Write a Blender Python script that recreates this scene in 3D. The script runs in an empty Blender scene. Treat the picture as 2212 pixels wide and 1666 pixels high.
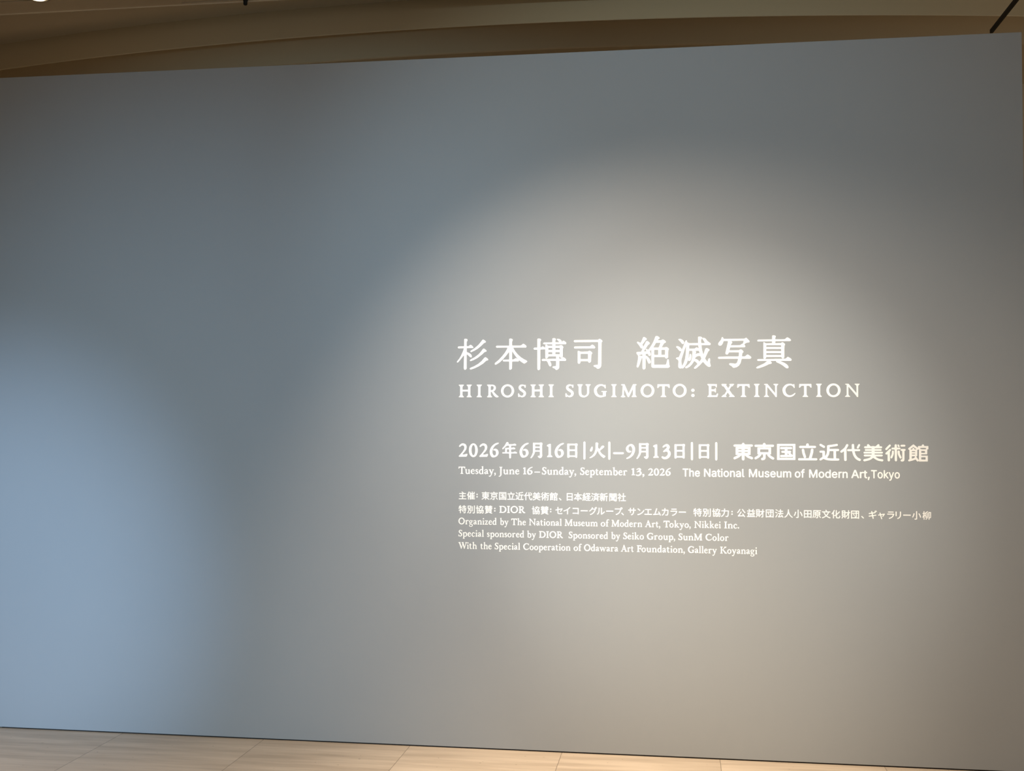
import bpy, bmesh, math
from mathutils import Matrix, Vector

C = bpy.context.scene.collection
# ---------------------------------------------------------------- camera
cam_data = bpy.data.cameras.new('camera')
cam = bpy.data.objects.new('camera', cam_data)
C.objects.link(cam)
right = Vector((0.98952052, 0.14436489, 0.00281469))
down = Vector((-0.0024819, 0.03649568, -0.99933073))
fwd = Vector((-0.144371, 0.98885127, 0.03647153))
cam.matrix_world = Matrix(((right.x, -down.x, -fwd.x, 0.0),
                           (right.y, -down.y, -fwd.y, -5.2965),
                           (right.z, -down.z, -fwd.z, 1.50532),
                           (0, 0, 0, 1)))
cam_data.sensor_fit = 'HORIZONTAL'
cam_data.sensor_width = 36.0
cam_data.lens = 36.0 * 2457.54 / 2212
cam_data.clip_start = 0.05
bpy.context.scene.camera = cam

# ---------------------------------------------------------------- light, exposure
vs = bpy.context.scene.view_settings
vs.view_transform = 'Standard'
vs.look = 'None'
vs.gamma = 1.0
vs.use_curve_mapping = False
vs.exposure = 0.0
world = bpy.data.worlds.new('world')
bpy.context.scene.world = world
world.use_nodes = True
bg = world.node_tree.nodes['Background']
bg.inputs[0].default_value = (0.52, 0.50, 0.46, 1)
bg.inputs[1].default_value = 0.85


def spot(name, loc, target, power, color, angle, blend, radius=0.05):
    d = bpy.data.lights.new(name, 'SPOT')
    d.energy = power
    d.color = color
    d.spot_size = math.radians(angle)
    d.spot_blend = blend
    d.shadow_soft_size = radius
    o = bpy.data.objects.new(name, d)
    C.objects.link(o)
    o.location = loc
    o.rotation_euler = (Vector(target) - Vector(loc)).to_track_quat('-Z', 'Y').to_euler()
    return o


# ceiling spotlights of the lobby: two warm and one general on the text; two low cool spots stand in for daylight on the left end
def wash(name, x, y, tx, tz, half, r, g, b, blend=1.0, z=3.59):
    p = max(r, g, b)
    return spot(name, (x, -y, z), (tx, 0, tz), p, (r / p, g / p, b / p), 2 * half, blend, 0.04)


wash('spotlight_text', -0.380, 3.932, 0.183, 1.208, 15.21, 522.7, 495.8, 430.9, 1.000, 3.562)
wash('daylight_left', -2.640, 4.643, -3.474, 0.662, 18.57, 313.0, 456.8, 653.1, 1.000, 0.884)
wash('spotlight_floor', -1.103, 1.881, 0.689, -0.826, 44.33, 482.2, 398.9, 313.5, 1.000, 3.534)
wash('daylight_wide', -2.631, 5.687, -2.274, 1.192, 25.20, 276.3, 438.6, 567.0, 1.000, 1.490)
wash('spotlight_right', -1.393, 3.944, -0.045, 2.447, 27.73, 135.5, 188.9, 221.8, 1.000, 3.566)
# unseen fill spots added to brighten the floor and, by bounce, the ceiling
spot('floor_fill_left', (-3.1, -1.9, 3.59), (-3.1, -1.5, 0), 190.0, (1.0, 0.76, 0.52), 58, 1.0)
spot('floor_fill_right', (-0.1, -1.5, 3.59), (-0.1, -1.0, 0), 430.0, (1.0, 0.80, 0.57), 54, 1.0)
# the boards' downlight over the passage, then an unseen fill added at the right
spot('passage_light', (-3.43, 0.375, 3.80), (-3.43, 0.8, 0), 250.0, (1.0, 0.84, 0.64), 70, 1.0)
spot('passage_light', (1.4, 1.75, 3.70), (1.4, 1.2, 0), 70.0, (1.0, 0.84, 0.64), 70, 1.0)


# ---------------------------------------------------------------- materials
def mat(name, color, rough=0.8, metallic=0.0, emit=None, strength=0.0):
    m = bpy.data.materials.new(name)
    m.use_nodes = True
    b = m.node_tree.nodes['Principled BSDF']
    b.inputs['Base Color'].default_value = (*color, 1)
    b.inputs['Roughness'].default_value = rough
    b.inputs['Metallic'].default_value = metallic
    b.inputs['Specular IOR Level'].default_value = 0.3
    if emit:
        b.inputs['Emission Color'].default_value = (*emit, 1)
        b.inputs['Emission Strength'].default_value = strength
    return m


def noisy(name, c1, c2, scale, rough, stretch=(1, 1, 1), bump=0.0, detail=4):
    m = mat(name, c1, rough)
    nt = m.node_tree
    b = nt.nodes['Principled BSDF']
    tc = nt.nodes.new('ShaderNodeTexCoord')
    mp = nt.nodes.new('ShaderNodeMapping')
    mp.inputs['Scale'].default_value = stretch
    nz = nt.nodes.new('ShaderNodeTexNoise')
    nz.inputs['Scale'].default_value = scale
    nz.inputs['Detail'].default_value = detail
    mx = nt.nodes.new('ShaderNodeMix')
    mx.data_type = 'RGBA'
    mx.inputs[6].default_value = (*c1, 1)
    mx.inputs[7].default_value = (*c2, 1)
    nt.links.new(tc.outputs['Object'], mp.inputs['Vector'])
    nt.links.new(mp.outputs['Vector'], nz.inputs['Vector'])
    nt.links.new(nz.outputs['Fac'], mx.inputs[0])
    nt.links.new(mx.outputs[2], b.inputs['Base Color'])
    if bump:
        bp = nt.nodes.new('ShaderNodeBump')
        bp.inputs['Strength'].default_value = bump
        bp.inputs['Distance'].default_value = 0.002
        nt.links.new(nz.outputs['Fac'], bp.inputs['Height'])
        nt.links.new(bp.outputs['Normal'], b.inputs['Normal'])
    return m


def travertine():
    """Pale stone tiles, veins running along the wall, thin dark joints every 0.72 m."""
    m = mat('travertine', (0.5, 0.4, 0.3), 0.45)
    nt = m.node_tree
    L = nt.links.new
    b = nt.nodes['Principled BSDF']
    tc = nt.nodes.new('ShaderNodeTexCoord')
    sep = nt.nodes.new('ShaderNodeSeparateXYZ')
    L(tc.outputs['Object'], sep.inputs[0])

    def math_(op, a, v=None, w=None):
        n = nt.nodes.new('ShaderNodeMath')
        n.operation = op
        for k, q in enumerate((a, v, w)):
            if q is None:
                continue
            if isinstance(q, (int, float)):
                n.inputs[k].default_value = q
            else:
                L(q, n.inputs[k])
        return n.outputs[0]

    u = math_('DIVIDE', math_('ADD', sep.outputs[0], 2.6956 + 72.0), 0.72)
    v = math_('DIVIDE', math_('ADD', sep.outputs[1], 0.95 + 72.0), 0.96)
    fu = math_('FRACT', u)
    fv = math_('FRACT', v)
    tile = math_('ADD', math_('FLOOR', u), math_('MULTIPLY', math_('FLOOR', v), 17.3))
    # per-tile offset of the veining
    comb = nt.nodes.new('ShaderNodeCombineXYZ')
    L(math_('MULTIPLY', sep.outputs[0], 1.5), comb.inputs[0])
    L(math_('MULTIPLY', sep.outputs[1], 16.0), comb.inputs[1])
    L(math_('MULTIPLY', tile, 7.7), comb.inputs[2])
    nz = nt.nodes.new('ShaderNodeTexNoise')
    nz.inputs['Scale'].default_value = 1.0
    nz.inputs['Detail'].default_value = 6
    nz.inputs['Roughness'].default_value = 0.6
    L(comb.outputs[0], nz.inputs['Vector'])
    ramp = nt.nodes.new('ShaderNodeValToRGB')
    e = ramp.color_ramp.elements
    e[0].position, e[0].color = 0.3, (0.46, 0.37, 0.28, 1)
    e[1].position, e[1].color = 0.62, (0.65, 0.54, 0.425, 1)
    L(nz.outputs['Fac'], ramp.inputs[0])
    # small dark pits
    pz = nt.nodes.new('ShaderNodeTexNoise')
    pz.inputs['Scale'].default_value = 45.0
    pz.inputs['Detail'].default_value = 2
    L(tc.outputs['Object'], pz.inputs['Vector'])
    pit = math_('MULTIPLY', math_('GREATER_THAN', pz.outputs['Fac'], 0.735), 0.45)
    # joints
    ju = math_('LESS_THAN', math_('MINIMUM', fu, math_('SUBTRACT', 1.0, fu)), 0.0021)
    jv = math_('LESS_THAN', math_('MINIMUM', fv, math_('SUBTRACT', 1.0, fv)), 0.0016)
    j = math_('MULTIPLY', math_('MAXIMUM', ju, jv), 0.62)
    mx = nt.nodes.new('ShaderNodeMix')
    mx.data_type = 'RGBA'
    mx.inputs[7].default_value = (0.10, 0.075, 0.05, 1)
    L(math_('MAXIMUM', j, pit), mx.inputs[0])
    L(ramp.outputs[0], mx.inputs[6])
    L(mx.outputs[2], b.inputs['Base Color'])
    return m


M_WALL = noisy('painted_board', (0.300, 0.318, 0.334), (0.312, 0.330, 0.346), 3.0, 0.75, bump=0.0)
M_EDGE = mat('board_edge', (0.22, 0.225, 0.23), 0.8)
M_WHITE = mat('white_vinyl', (0.93, 0.93, 0.91), 0.6)
M_FLOOR = travertine()
M_BLACK = mat('black_metal', (0.012, 0.011, 0.010), 0.6)
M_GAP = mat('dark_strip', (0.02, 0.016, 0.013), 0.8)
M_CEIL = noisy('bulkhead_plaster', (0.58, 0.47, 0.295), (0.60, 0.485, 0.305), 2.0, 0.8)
M_FLAT = noisy('ceiling_plaster_lit', (0.74, 0.64, 0.48), (0.76, 0.66, 0.50), 2.0, 0.8)  # lighter than the bulkhead to stand in for stronger light on the ceiling
M_PANEL = noisy('ceiling_board', (0.80, 0.69, 0.52), (0.72, 0.62, 0.46), 6.0, 0.5, stretch=(0.15, 6, 1))
M_BACK = noisy('beige_plaster', (0.50, 0.37, 0.22), (0.52, 0.385, 0.23), 2.0, 0.85)
M_STEEL = mat('brushed_trim', (0.55, 0.5, 0.42), 0.4, 0.6)
M_LAMP = mat('lamp_glow', (0.9, 0.85, 0.7), 0.5, 0.0, (1.0, 0.80, 0.52), 5.0)


# ---------------------------------------------------------------- mesh helpers
def link(name, me, m, parent=None):
    o = bpy.data.objects.new(name, me)
    C.objects.link(o)
    if m:
        me.materials.append(m)
    if parent:
        o.parent = parent
    return o


def box_bm(bm, x0, x1, y0, y1, z0, z1):
    v = [bm.verts.new(p) for p in ((x0, y0, z0), (x1, y0, z0), (x1, y1, z0), (x0, y1, z0),
                                   (x0, y0, z1), (x1, y0, z1), (x1, y1, z1), (x0, y1, z1))]
    for f in ((0, 3, 2, 1), (4, 5, 6, 7), (0, 1, 5, 4), (1, 2, 6, 5), (2, 3, 7, 6), (3, 0, 4, 7)):
        bm.faces.new([v[i] for i in f])


def mesh_of(name, bm):
    bmesh.ops.recalc_face_normals(bm, faces=bm.faces)
    me = bpy.data.meshes.new(name)
    bm.to_mesh(me)
    bm.free()
    return me


def box(name, x0, x1, y0, y1, z0, z1, m, bevel=0.0, parent=None):
    bm = bmesh.new()
    box_bm(bm, x0, x1, y0, y1, z0, z1)
    if bevel:
        bmesh.ops.bevel(bm, geom=bm.edges[:], offset=bevel, segments=2, affect='EDGES')
    return link(name, mesh_of(name, bm), m, parent)


def structure(o):
    o['kind'] = 'structure'
    return o


def tag(o, label, cat, group=None):
    o['label'] = label
    o['category'] = cat
    if group:
        o['group'] = group
    return o


def lathe(name, prof, m, loc=(0, 0, 0), n=40, parent=None):
    bm = bmesh.new()
    rings = []
    for r, z in prof:
        rings.append([bm.verts.new((r * math.cos(2 * math.pi * i / n), r * math.sin(2 * math.pi * i / n), z))
                      for i in range(n)])
    for a, b in zip(rings, rings[1:]):
        for i in range(n):
            bm.faces.new((a[i], a[(i + 1) % n], b[(i + 1) % n], b[i]))
    for rg in (rings[0], rings[-1]):
        if prof[rings.index(rg)][0] > 1e-6:
            bm.faces.new(rg)
    o = link(name, mesh_of(name, bm), m, parent)
    o.location = loc
    for p in o.data.polygons:
        p.use_smooth = len(p.vertices) == 4
    return o


# ---------------------------------------------------------------- the setting
structure(box('floor', -9, 7, -9, 6, -0.12, 0.0, M_FLOOR))

# the tall freestanding board wall, its foot a few millimetres off the floor on a dark strip
WALL_TOP, WALL_RIGHT = 3.2753, 1.5234
structure(box('wall_front', -5.2, WALL_RIGHT, 0.0, 0.14, 0.0062, WALL_TOP, M_WALL, bevel=0.0012))
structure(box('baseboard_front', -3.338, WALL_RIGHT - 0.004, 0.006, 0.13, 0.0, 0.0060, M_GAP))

# room behind the board wall
structure(box('wall_back', -9, 7, 2.35, 2.5, 0.0, 4.3, M_BACK))


def arc_y(x):
    """Plan of the curved bulkhead lip: nearest to the room at x = -0.95."""
    t = x + 0.95
    return 0.757 + (0.0358 * t * t if t < 0 else 0.0335 * t * t)


def sweep(name, prof, m, x0=-8.5, x1=6.5, n=150, smooth=True):
    """Sweep a (offset behind the lip, height) profile along the curved plan of the ceiling."""
    bm = bmesh.new()
    rows = []
    for i in range(n + 1):
        x = x0 + (x1 - x0) * i / n
        y = arc_y(x)
        rows.append([bm.verts.new((x, y + d, z)) for d, z in prof])
    k = len(prof)
    for a, b in zip(rows, rows[1:]):
        for j in range(k):
            bm.faces.new((a[j], a[(j + 1) % k], b[(j + 1) % k], b[j]))
    bm.faces.new(rows[0])
    bm.faces.new(rows[-1])
    me = mesh_of(name, bm)
    o = link(name, me, m)
    if smooth:
        for p in me.polygons:
            p.use_smooth = True
        bm = bmesh.new()
        bm.from_mesh(me)
        for e in bm.edges:
            if len(e.link_faces) == 2 and e.calc_face_angle() > math.radians(28):
                e.smooth = False
        bm.to_mesh(me)
        bm.free()
    return o


# bulkhead: curved fascia dropping from the ceiling, hollow cove behind it, second lip beyond
cove = [(0.13, 4.05), (0.13, 3.93), (0.118, 3.905), (0.001, 3.703), (0.004, 3.70), (0.010, 3.70), (0.135, 3.93)]
for i in range(15):
    a = math.pi / 2 * i / 14
    cove.append((0.14 + 0.36 * math.sin(a), 3.736 + 0.20 * math.cos(a)))
cove += [(0.502, 3.727), (0.511, 3.722), (2.0, 3.722), (2.0, 4.05)]
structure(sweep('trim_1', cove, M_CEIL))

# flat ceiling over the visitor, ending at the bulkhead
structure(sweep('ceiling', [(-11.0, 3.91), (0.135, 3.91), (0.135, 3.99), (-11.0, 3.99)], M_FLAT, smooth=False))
# boards under the ceiling nearer by, with two narrow dark slots
A_Y = 0.578
bm = bmesh.new()
box_bm(bm, -8.5, 6.5, -8.5, 0.394, 3.832, 3.9095)
box_bm(bm, -8.5, 6.5, 0.412, 0.545, 3.832, 3.9095)
box_bm(bm, -8.5, -2.70, 0.5449, 0.556, 3.8321, 3.9095)
box_bm(bm, -8.5, 6.5, 0.556, A_Y, 3.832, 3.9095)
structure(link('trim_3', mesh_of('trim_3', bm), M_PANEL))
structure(box('wall_left_blocker', -5.75, -5.6, -8.5, 2.35, 0.0, 3.832, M_BACK))  # unseen, added to block ambient light and darken the left end
# narrow trim that finishes the ceiling boards, and the dark slot's floor above it
structure(box('trim_2', -9, 7, A_Y - 0.004, A_Y + 0.006, 3.826, 3.834, M_PANEL))

# lighting track running back over the right end of the wall
t = tag(bpy.data.objects.new('lighting_track', None),
        'thin black ceiling track running back above the top right corner of the grey wall', 'lighting track')
C.objects.link(t)
t.location = (1.6415, -0.6, 3.6)
box('track_rail', -0.008, 0.008, -1.4, 1.54, -0.010, 0.010, M_BLACK, bevel=0.001, parent=t)
for y in (-1.2, -0.1):
    box('hanger', -0.005, 0.005, y - 0.005, y + 0.005, 0.010, 0.312, M_BLACK, parent=t)

# recessed downlight above the left end of the wall
d = tag(bpy.data.objects.new('downlight', None),
        'small round glowing downlight set in the ceiling boards at the top left', 'ceiling light')
C.objects.link(d)
d.location = (-3.43, 0.356, 3.832)
lathe('trim_ring', [(0.066, 0.0), (0.066, -0.006), (0.060, -0.009), (0.048, -0.007), (0.046, 0.0)], M_STEEL, parent=d)
lathe('lens', [(0.0, -0.019), (0.02, -0.0175), (0.036, -0.013), (0.0465, -0.004), (0.0465, 0.0)], M_LAMP, parent=d)
k = lathe('ceiling_stud', [(0.0, -0.028), (0.008, -0.027), (0.011, -0.022), (0.011, -0.004), (0.014, 0.0)], M_BLACK,
          loc=(-2.333, 0.562, 3.832))
tag(k, 'tiny dark stud under the slotted ceiling edge, right of the glowing downlight', 'fitting')


# ---------------------------------------------------------------- lettering on the board wall
GLYPHS = {
'杉': ['375 1475 355 1469 346 1454 346 1144 338 1124 316 1120 154 1121 73 1115 57 1107 40 1077 38 1067 46 1047 62 1027 73 1022 306 1025 327 1020 331 1005 291 885 206 696 116 538 8 408 0 378 3 358 26 342 46 346 73 368 217 536 318 668 328 678 338 678 343 655 344 536 339 486 332 107 346 27 372 6 392 0 422 6 443 17 465 46 477 76 475 694 480 724 490 727 520 708 612 622 662 587 683 586 704 593 714 603 724 633 713 688 663 753 581 805 489 843 478 854 476 1014 484 1024 499 1028 752 1028 782 1035 792 1044 798 1061 777 1101 731 1149 699 1172 660 1188 620 1173 559 1126 498 1123 478 1131 473 1153 473 1323 477 1337 507 1379 514 1403 513 1423 497 1455 477 1467 426 1479','1245 1429 1215 1407 1125 1288 1019 1169 853 1028 658 903 647 883 654 853 682 836 722 848 833 897 1013 1000 1167 1128 1310 1267 1326 1275 1366 1283 1385 1296 1395 1316 1395 1326 1374 1366 1305 1416 1265 1431','1277 1002 1242 978 1157 859 1037 731 854 596 703 518 653 485 625 454 626 434 633 423 653 412 673 411 815 461 996 559 1207 718 1338 839 1408 857 1418 865 1427 877 1426 897 1418 917 1401 937 1337 986 1297 1003','1359 594 1319 567 1185 411 1037 287 836 172 651 95 628 76 618 56 627 26 655 12 693 15 847 66 1048 158 1269 295 1420 430 1480 443 1500 453 1512 469 1513 479 1491 519 1419 576 1379 595'],
'本': ['713 1474 693 1463 689 1453 688 1165 681 1145 653 1141 112 1145 87 1140 62 1120 57 1100 62 1072 82 1054 102 1046 584 1047 604 1037 604 1027 574 959 477 799 360 651 192 473 23 335 8 316 0 286 7 266 24 247 44 241 64 243 235 348 393 492 541 660 664 817 674 826 684 825 689 808 690 738 690 510 685 493 665 486 425 481 404 472 392 452 389 433 405 404 425 394 666 391 686 383 691 361 692 34 697 19 707 9 737 0 797 24 824 63 831 212 831 371 836 383 846 389 1116 390 1136 396 1150 409 1150 448 1155 454 1305 347 1386 298 1405 292 1435 297 1525 356 1545 377 1551 396 1540 416 1525 430 1396 496 1255 586 1155 674 1095 731 978 875 890 1025 894 1040 914 1044 1473 1042 1503 1056 1514 1080 1513 1108 1493 1142 1413 1205 1363 1226 1333 1215 1263 1157 1214 1143 844 1146 834 1152 829 1164 828 1323 860 1402 856 1432 833 1457 803 1471 743 1479','832 856 834 863 844 862 854 849 910 757 1020 607 1076 548 1100 508 1035 547 1015 552 995 547 905 495 855 487 835 492 830 519','1123 488 1136 478 1137 468 1124 478'],
'博': ['928 1502 898 1491 891 1480 889 1332 879 1310 790 1303 512 1305 492 1301 462 1280 454 1266 456 1246 478 1226 502 1217 602 1210 641 1215 859 1213 879 1209 885 1203 889 1174 884 1154 859 1144 701 1146 681 1154 611 1200 582 1199 562 1186 558 1176 556 1077 552 1067 542 1064 483 1104 433 1118 403 1111 354 1072 344 1071 328 1079 324 1099 324 1346 331 1366 359 1405 361 1435 353 1451 333 1472 303 1486 234 1491 194 1482 184 1475 179 1456 178 1080 165 1067 35 1064 8 1042 0 1012 5 992 36 966 155 966 173 962 179 952 182 72 197 25 217 7 246 0 276 13 306 42 320 71 320 299 325 348 324 951 334 972 523 979 542 977 554 969 558 613 572 564 593 550 613 547 662 573 684 603 702 640 712 646 1038 645 1060 640 1068 620 1067 551 1064 541 1048 532 870 532 821 528 434 529 404 515 394 504 390 486 398 456 424 434 533 431 593 435 623 427 674 366 709 267 738 208 762 185 792 174 818 188 837 207 846 256 817 355 781 424 791 432 811 434 1039 433 1058 429 1068 413 1068 383 1068 305 1059 198 1039 188 920 175 910 167 896 138 897 128 910 112 995 78 1042 29 1069 10 1089 8 1118 15 1168 46 1190 67 1212 117 1217 146 1217 363 1213 412 1217 424 1236 432 1493 431 1513 436 1537 460 1539 479 1532 513 1473 570 1404 604 1360 608 1379 657 1379 923 1385 1012 1407 1061 1407 1081 1398 1101 1354 1156 1305 1177 1275 1173 1196 1147 1057 1148 1035 1153 1029 1163 1028 1182 1032 1202 1038 1208 1057 1212 1512 1210 1532 1223 1547 1247 1544 1277 1535 1297 1472 1351 1413 1379 1377 1367 1345 1318 1334 1317 1325 1368 1294 1413 1235 1453 1146 1475 1113 1468 1104 1458 1104 1438 1197 1339 1206 1319 1202 1309 1176 1305 1037 1309 1029 1321 1028 1370 1053 1429 1056 1449 1048 1468 1017 1495 968 1504','741 1046 860 1045 879 1041 888 1026 888 966 882 957 870 952 711 949 701 956 697 968 699 1037 711 1045','1077 1044 1226 1041 1236 1035 1240 1023 1240 974 1236 956 1216 949 1038 954 1028 975 1032 1034 1048 1043','704 839 731 844 880 840 889 818 888 759 882 749 870 745 711 747 701 753 697 770 697 820','1036 837 1058 842 1226 840 1240 826 1240 757 1234 747 1216 742 1038 747 1028 768 1028 817','1220 639 1237 639 1261 599 1286 582 1335 594 1341 589 1317 559 1295 544 1266 532 1226 532 1216 538 1212 550 1212 619'],
'司': ['1200 1399 1176 1387 1142 1358 1122 1353 42 1351 19 1337 0 1298 8 1278 22 1260 32 1253 52 1249 199 1252 769 1248 838 1252 1122 1250 1142 1242 1146 1220 1147 906 1142 857 1136 200 1122 187 954 172 936 160 928 133 936 117 966 93 1044 65 1083 20 1132 0 1200 19 1262 72 1286 141 1293 239 1298 1199 1305 1229 1337 1271 1343 1287 1334 1317 1318 1339 1240 1389 1220 1398','848 1125 769 1061 750 1053 52 1051 29 1042 9 1003 29 963 52 954 965 953 991 966 1001 986 1002 1015 985 1045 961 1074 897 1121 877 1128','720 841 661 808 495 807 445 803 318 806 249 838 229 843 200 838 190 832 185 805 185 313 193 274 210 250 239 237 259 240 288 254 316 293 322 352 338 361 652 359 671 350 691 306 720 286 740 286 789 310 808 339 813 359 824 653 837 683 863 712 866 741 855 771 799 816 750 841','367 705 642 703 661 699 667 693 671 674 671 487 667 468 662 462 642 458 347 460 328 464 322 470 318 489 318 686 328 701'],
'絶': ['914 1549 885 1537 876 1527 817 1373 752 1225 652 1057 555 921 546 914 536 915 459 957 445 955 432 945 439 897 461 847 459 838 449 834 362 834 347 838 343 848 536 1136 549 1149 585 1170 609 1197 615 1217 605 1246 556 1290 527 1308 488 1322 465 1315 447 1296 323 1053 314 1044 307 1082 273 1161 348 1248 413 1345 469 1388 478 1413 465 1442 396 1492 353 1508 334 1506 314 1493 305 1479 256 1357 198 1242 188 1238 179 1240 72 1291 53 1292 30 1280 24 1260 29 1241 87 1172 145 1093 202 995 227 979 275 984 285 975 229 839 220 829 188 821 23 810 13 807 1 792 0 772 9 743 78 645 85 625 65 430 13 158 17 119 41 95 61 93 74 99 90 115 102 138 149 235 240 517 265 540 275 536 279 517 279 69 292 29 312 10 341 0 380 11 403 29 417 58 420 506 425 536 429 539 439 532 458 501 542 311 554 291 574 279 593 275 643 300 654 320 659 349 647 408 624 456 595 505 526 586 468 630 427 643 421 653 420 692 425 711 439 719 516 734 533 720 563 652 573 642 613 628 642 641 657 680 660 710 643 778 606 846 609 856 671 899 683 894 686 875 685 154 690 135 714 96 738 82 776 71 1431 68 1457 73 1498 90 1522 111 1531 131 1533 150 1506 228 1488 432 1475 461 1451 473 1432 465 1421 452 1374 258 1361 238 1335 217 844 217 825 220 816 231 816 553 825 574 1297 574 1310 569 1330 530 1365 501 1413 513 1434 530 1450 549 1456 568 1457 792 1463 870 1486 918 1490 937 1482 967 1443 1008 1385 1037 1356 1037 1298 1017 1173 1021 1167 1027 1173 1047 1260 1191 1294 1221 1347 1245 1356 1260 1355 1289 1299 1349 1232 1383 1193 1381 1126 1350 1039 1345 991 1350 988 1360 1001 1389 1011 1399 1049 1418 1064 1437 1068 1457 1064 1476 1039 1501 991 1534 933 1550','905 1234 952 1238 1087 1237 1102 1232 1106 1223 1100 1203 1035 1038 1019 1021 980 1015 787 1019 783 1030 884 1209','824 903 845 908 971 907 990 906 999 900 1004 883 1004 707 1003 688 997 678 960 673 845 674 823 679 817 689 816 718 816 884','1152 901 1173 906 1298 905 1317 898 1322 841 1317 696 1307 675 1172 672 1151 677 1145 687 1144 716 1144 882','212 693 255 700 275 694 279 663 275 629 265 625 197 638 139 640 126 645 123 654 139 677'],
'滅': ['1028 1475 1009 1466 1005 1456 1006 1194 998 1183 759 1181 712 1177 597 1179 511 1226 495 1295 482 1308 463 1313 444 1302 422 1276 270 880 261 875 233 948 175 1003 89 1044 41 1051 25 1046 16 1037 9 1017 17 988 79 929 147 841 184 815 232 818 242 812 226 763 129 540 106 528 30 520 15 512 1 493 0 483 10 463 77 421 109 376 115 308 101 191 101 104 115 65 135 36 163 22 201 16 220 17 249 26 287 17 316 23 335 34 393 93 474 228 537 387 547 388 585 363 604 361 633 368 671 402 693 479 700 556 693 644 677 673 653 687 625 673 606 567 576 501 566 498 563 509 580 625 592 790 598 819 605 827 615 828 730 827 745 818 748 750 730 498 700 378 680 338 604 226 504 141 421 85 416 54 431 35 450 27 498 32 603 85 709 182 793 304 824 357 843 352 910 305 963 245 974 225 968 206 828 62 820 42 820 23 824 13 842 0 870 1 928 30 966 59 1078 157 1224 315 1243 304 1338 188 1433 106 1490 82 1509 80 1547 88 1574 116 1580 135 1563 184 1544 290 1553 406 1542 464 1530 476 1511 481 1486 465 1459 416 1439 329 1434 322 1424 320 1391 359 1327 456 1319 475 1463 794 1503 822 1519 842 1524 861 1517 880 1493 906 1436 939 1379 949 1350 934 1338 920 1322 882 1258 679 1245 663 1232 679 1187 853 1156 1067 1160 1078 1179 1086 1541 1086 1560 1096 1574 1112 1578 1151 1570 1165 1551 1182 1418 1283 1386 1336 1342 1385 1323 1399 1257 1424 1218 1420 1204 1405 1201 1386 1209 1367 1290 1240 1307 1201 1305 1182 1256 1177 1170 1178 1153 1183 1143 1212 1138 1319 1144 1338 1184 1396 1191 1435 1171 1458 1142 1473 1085 1480','128 1380 112 1366 113 1347 137 1315 206 1249 270 1161 309 1143 338 1149 353 1160 371 1199 361 1257 348 1283 307 1326 281 1345 214 1378 176 1385','608 1081 635 1085 1007 1079 1018 1058 1030 951 1026 942 1017 942 969 974 950 983 931 984 912 977 864 937 845 929 787 924 606 923 597 935 596 955 601 1061','441 1033 453 1042 457 1014 452 752 418 481 355 278 300 171 278 142 266 152 257 190 246 307 245 375 256 462','949 826 1026 826 1045 820 1068 738 1071 719 1067 709 1054 706 1016 715 997 714 911 679 892 676 888 691 908 739 911 759 902 796 886 817 902 825','999 584 1035 588 1101 584 1116 564 1152 476 1151 457 1112 389 1077 341 1062 333 1049 341 1004 400 929 438 872 458 862 468 863 488 920 548 939 560'],
'写': ['204 1418 185 1410 175 1398 148 1311 127 1269 68 1205 26 1147 19 1118 17 1080 33 1051 50 1033 98 1018 117 1020 164 1043 183 1060 229 1136 249 1213 260 1228 279 1232 440 1231 458 1221 452 1173 342 701 342 672 356 633 390 611 418 610 456 634 495 700 514 713 939 710 949 704 953 687 941 552 934 533 920 524 834 519 447 521 39 509 20 502 0 471 4 452 28 423 57 418 881 413 906 408 910 398 907 379 862 244 848 225 814 204 776 189 587 213 540 212 521 206 509 188 506 169 510 159 540 124 615 83 672 17 719 0 842 27 947 99 1022 216 1062 388 1072 407 1089 412 1428 410 1466 419 1487 433 1502 462 1499 481 1484 510 1414 568 1345 606 1316 602 1241 539 1212 524 1108 522 1090 530 1087 551 1101 667 1109 681 1151 715 1154 734 1150 753 1138 772 1081 827 1053 843 1034 848 1015 845 987 832 959 812 940 808 552 806 533 809 527 815 527 835 549 921 554 931 571 940 1195 941 1224 951 1235 964 1237 1003 1193 1061 1194 1071 1201 1080 1243 1118 1300 1149 1404 1161 1423 1175 1429 1194 1428 1223 1416 1242 1301 1364 1282 1375 1263 1377 1202 1341 1178 1336 279 1334 260 1343 233 1397 213 1416','800 1238 1140 1240 1159 1235 1164 1225 1134 1129 1124 1110 1111 1102 1083 1097 1035 1061 997 1040 875 1035 610 1037 591 1041 587 1056 610 1104 643 1143 648 1162 642 1191 614 1220 615 1230 639 1234'],
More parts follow.
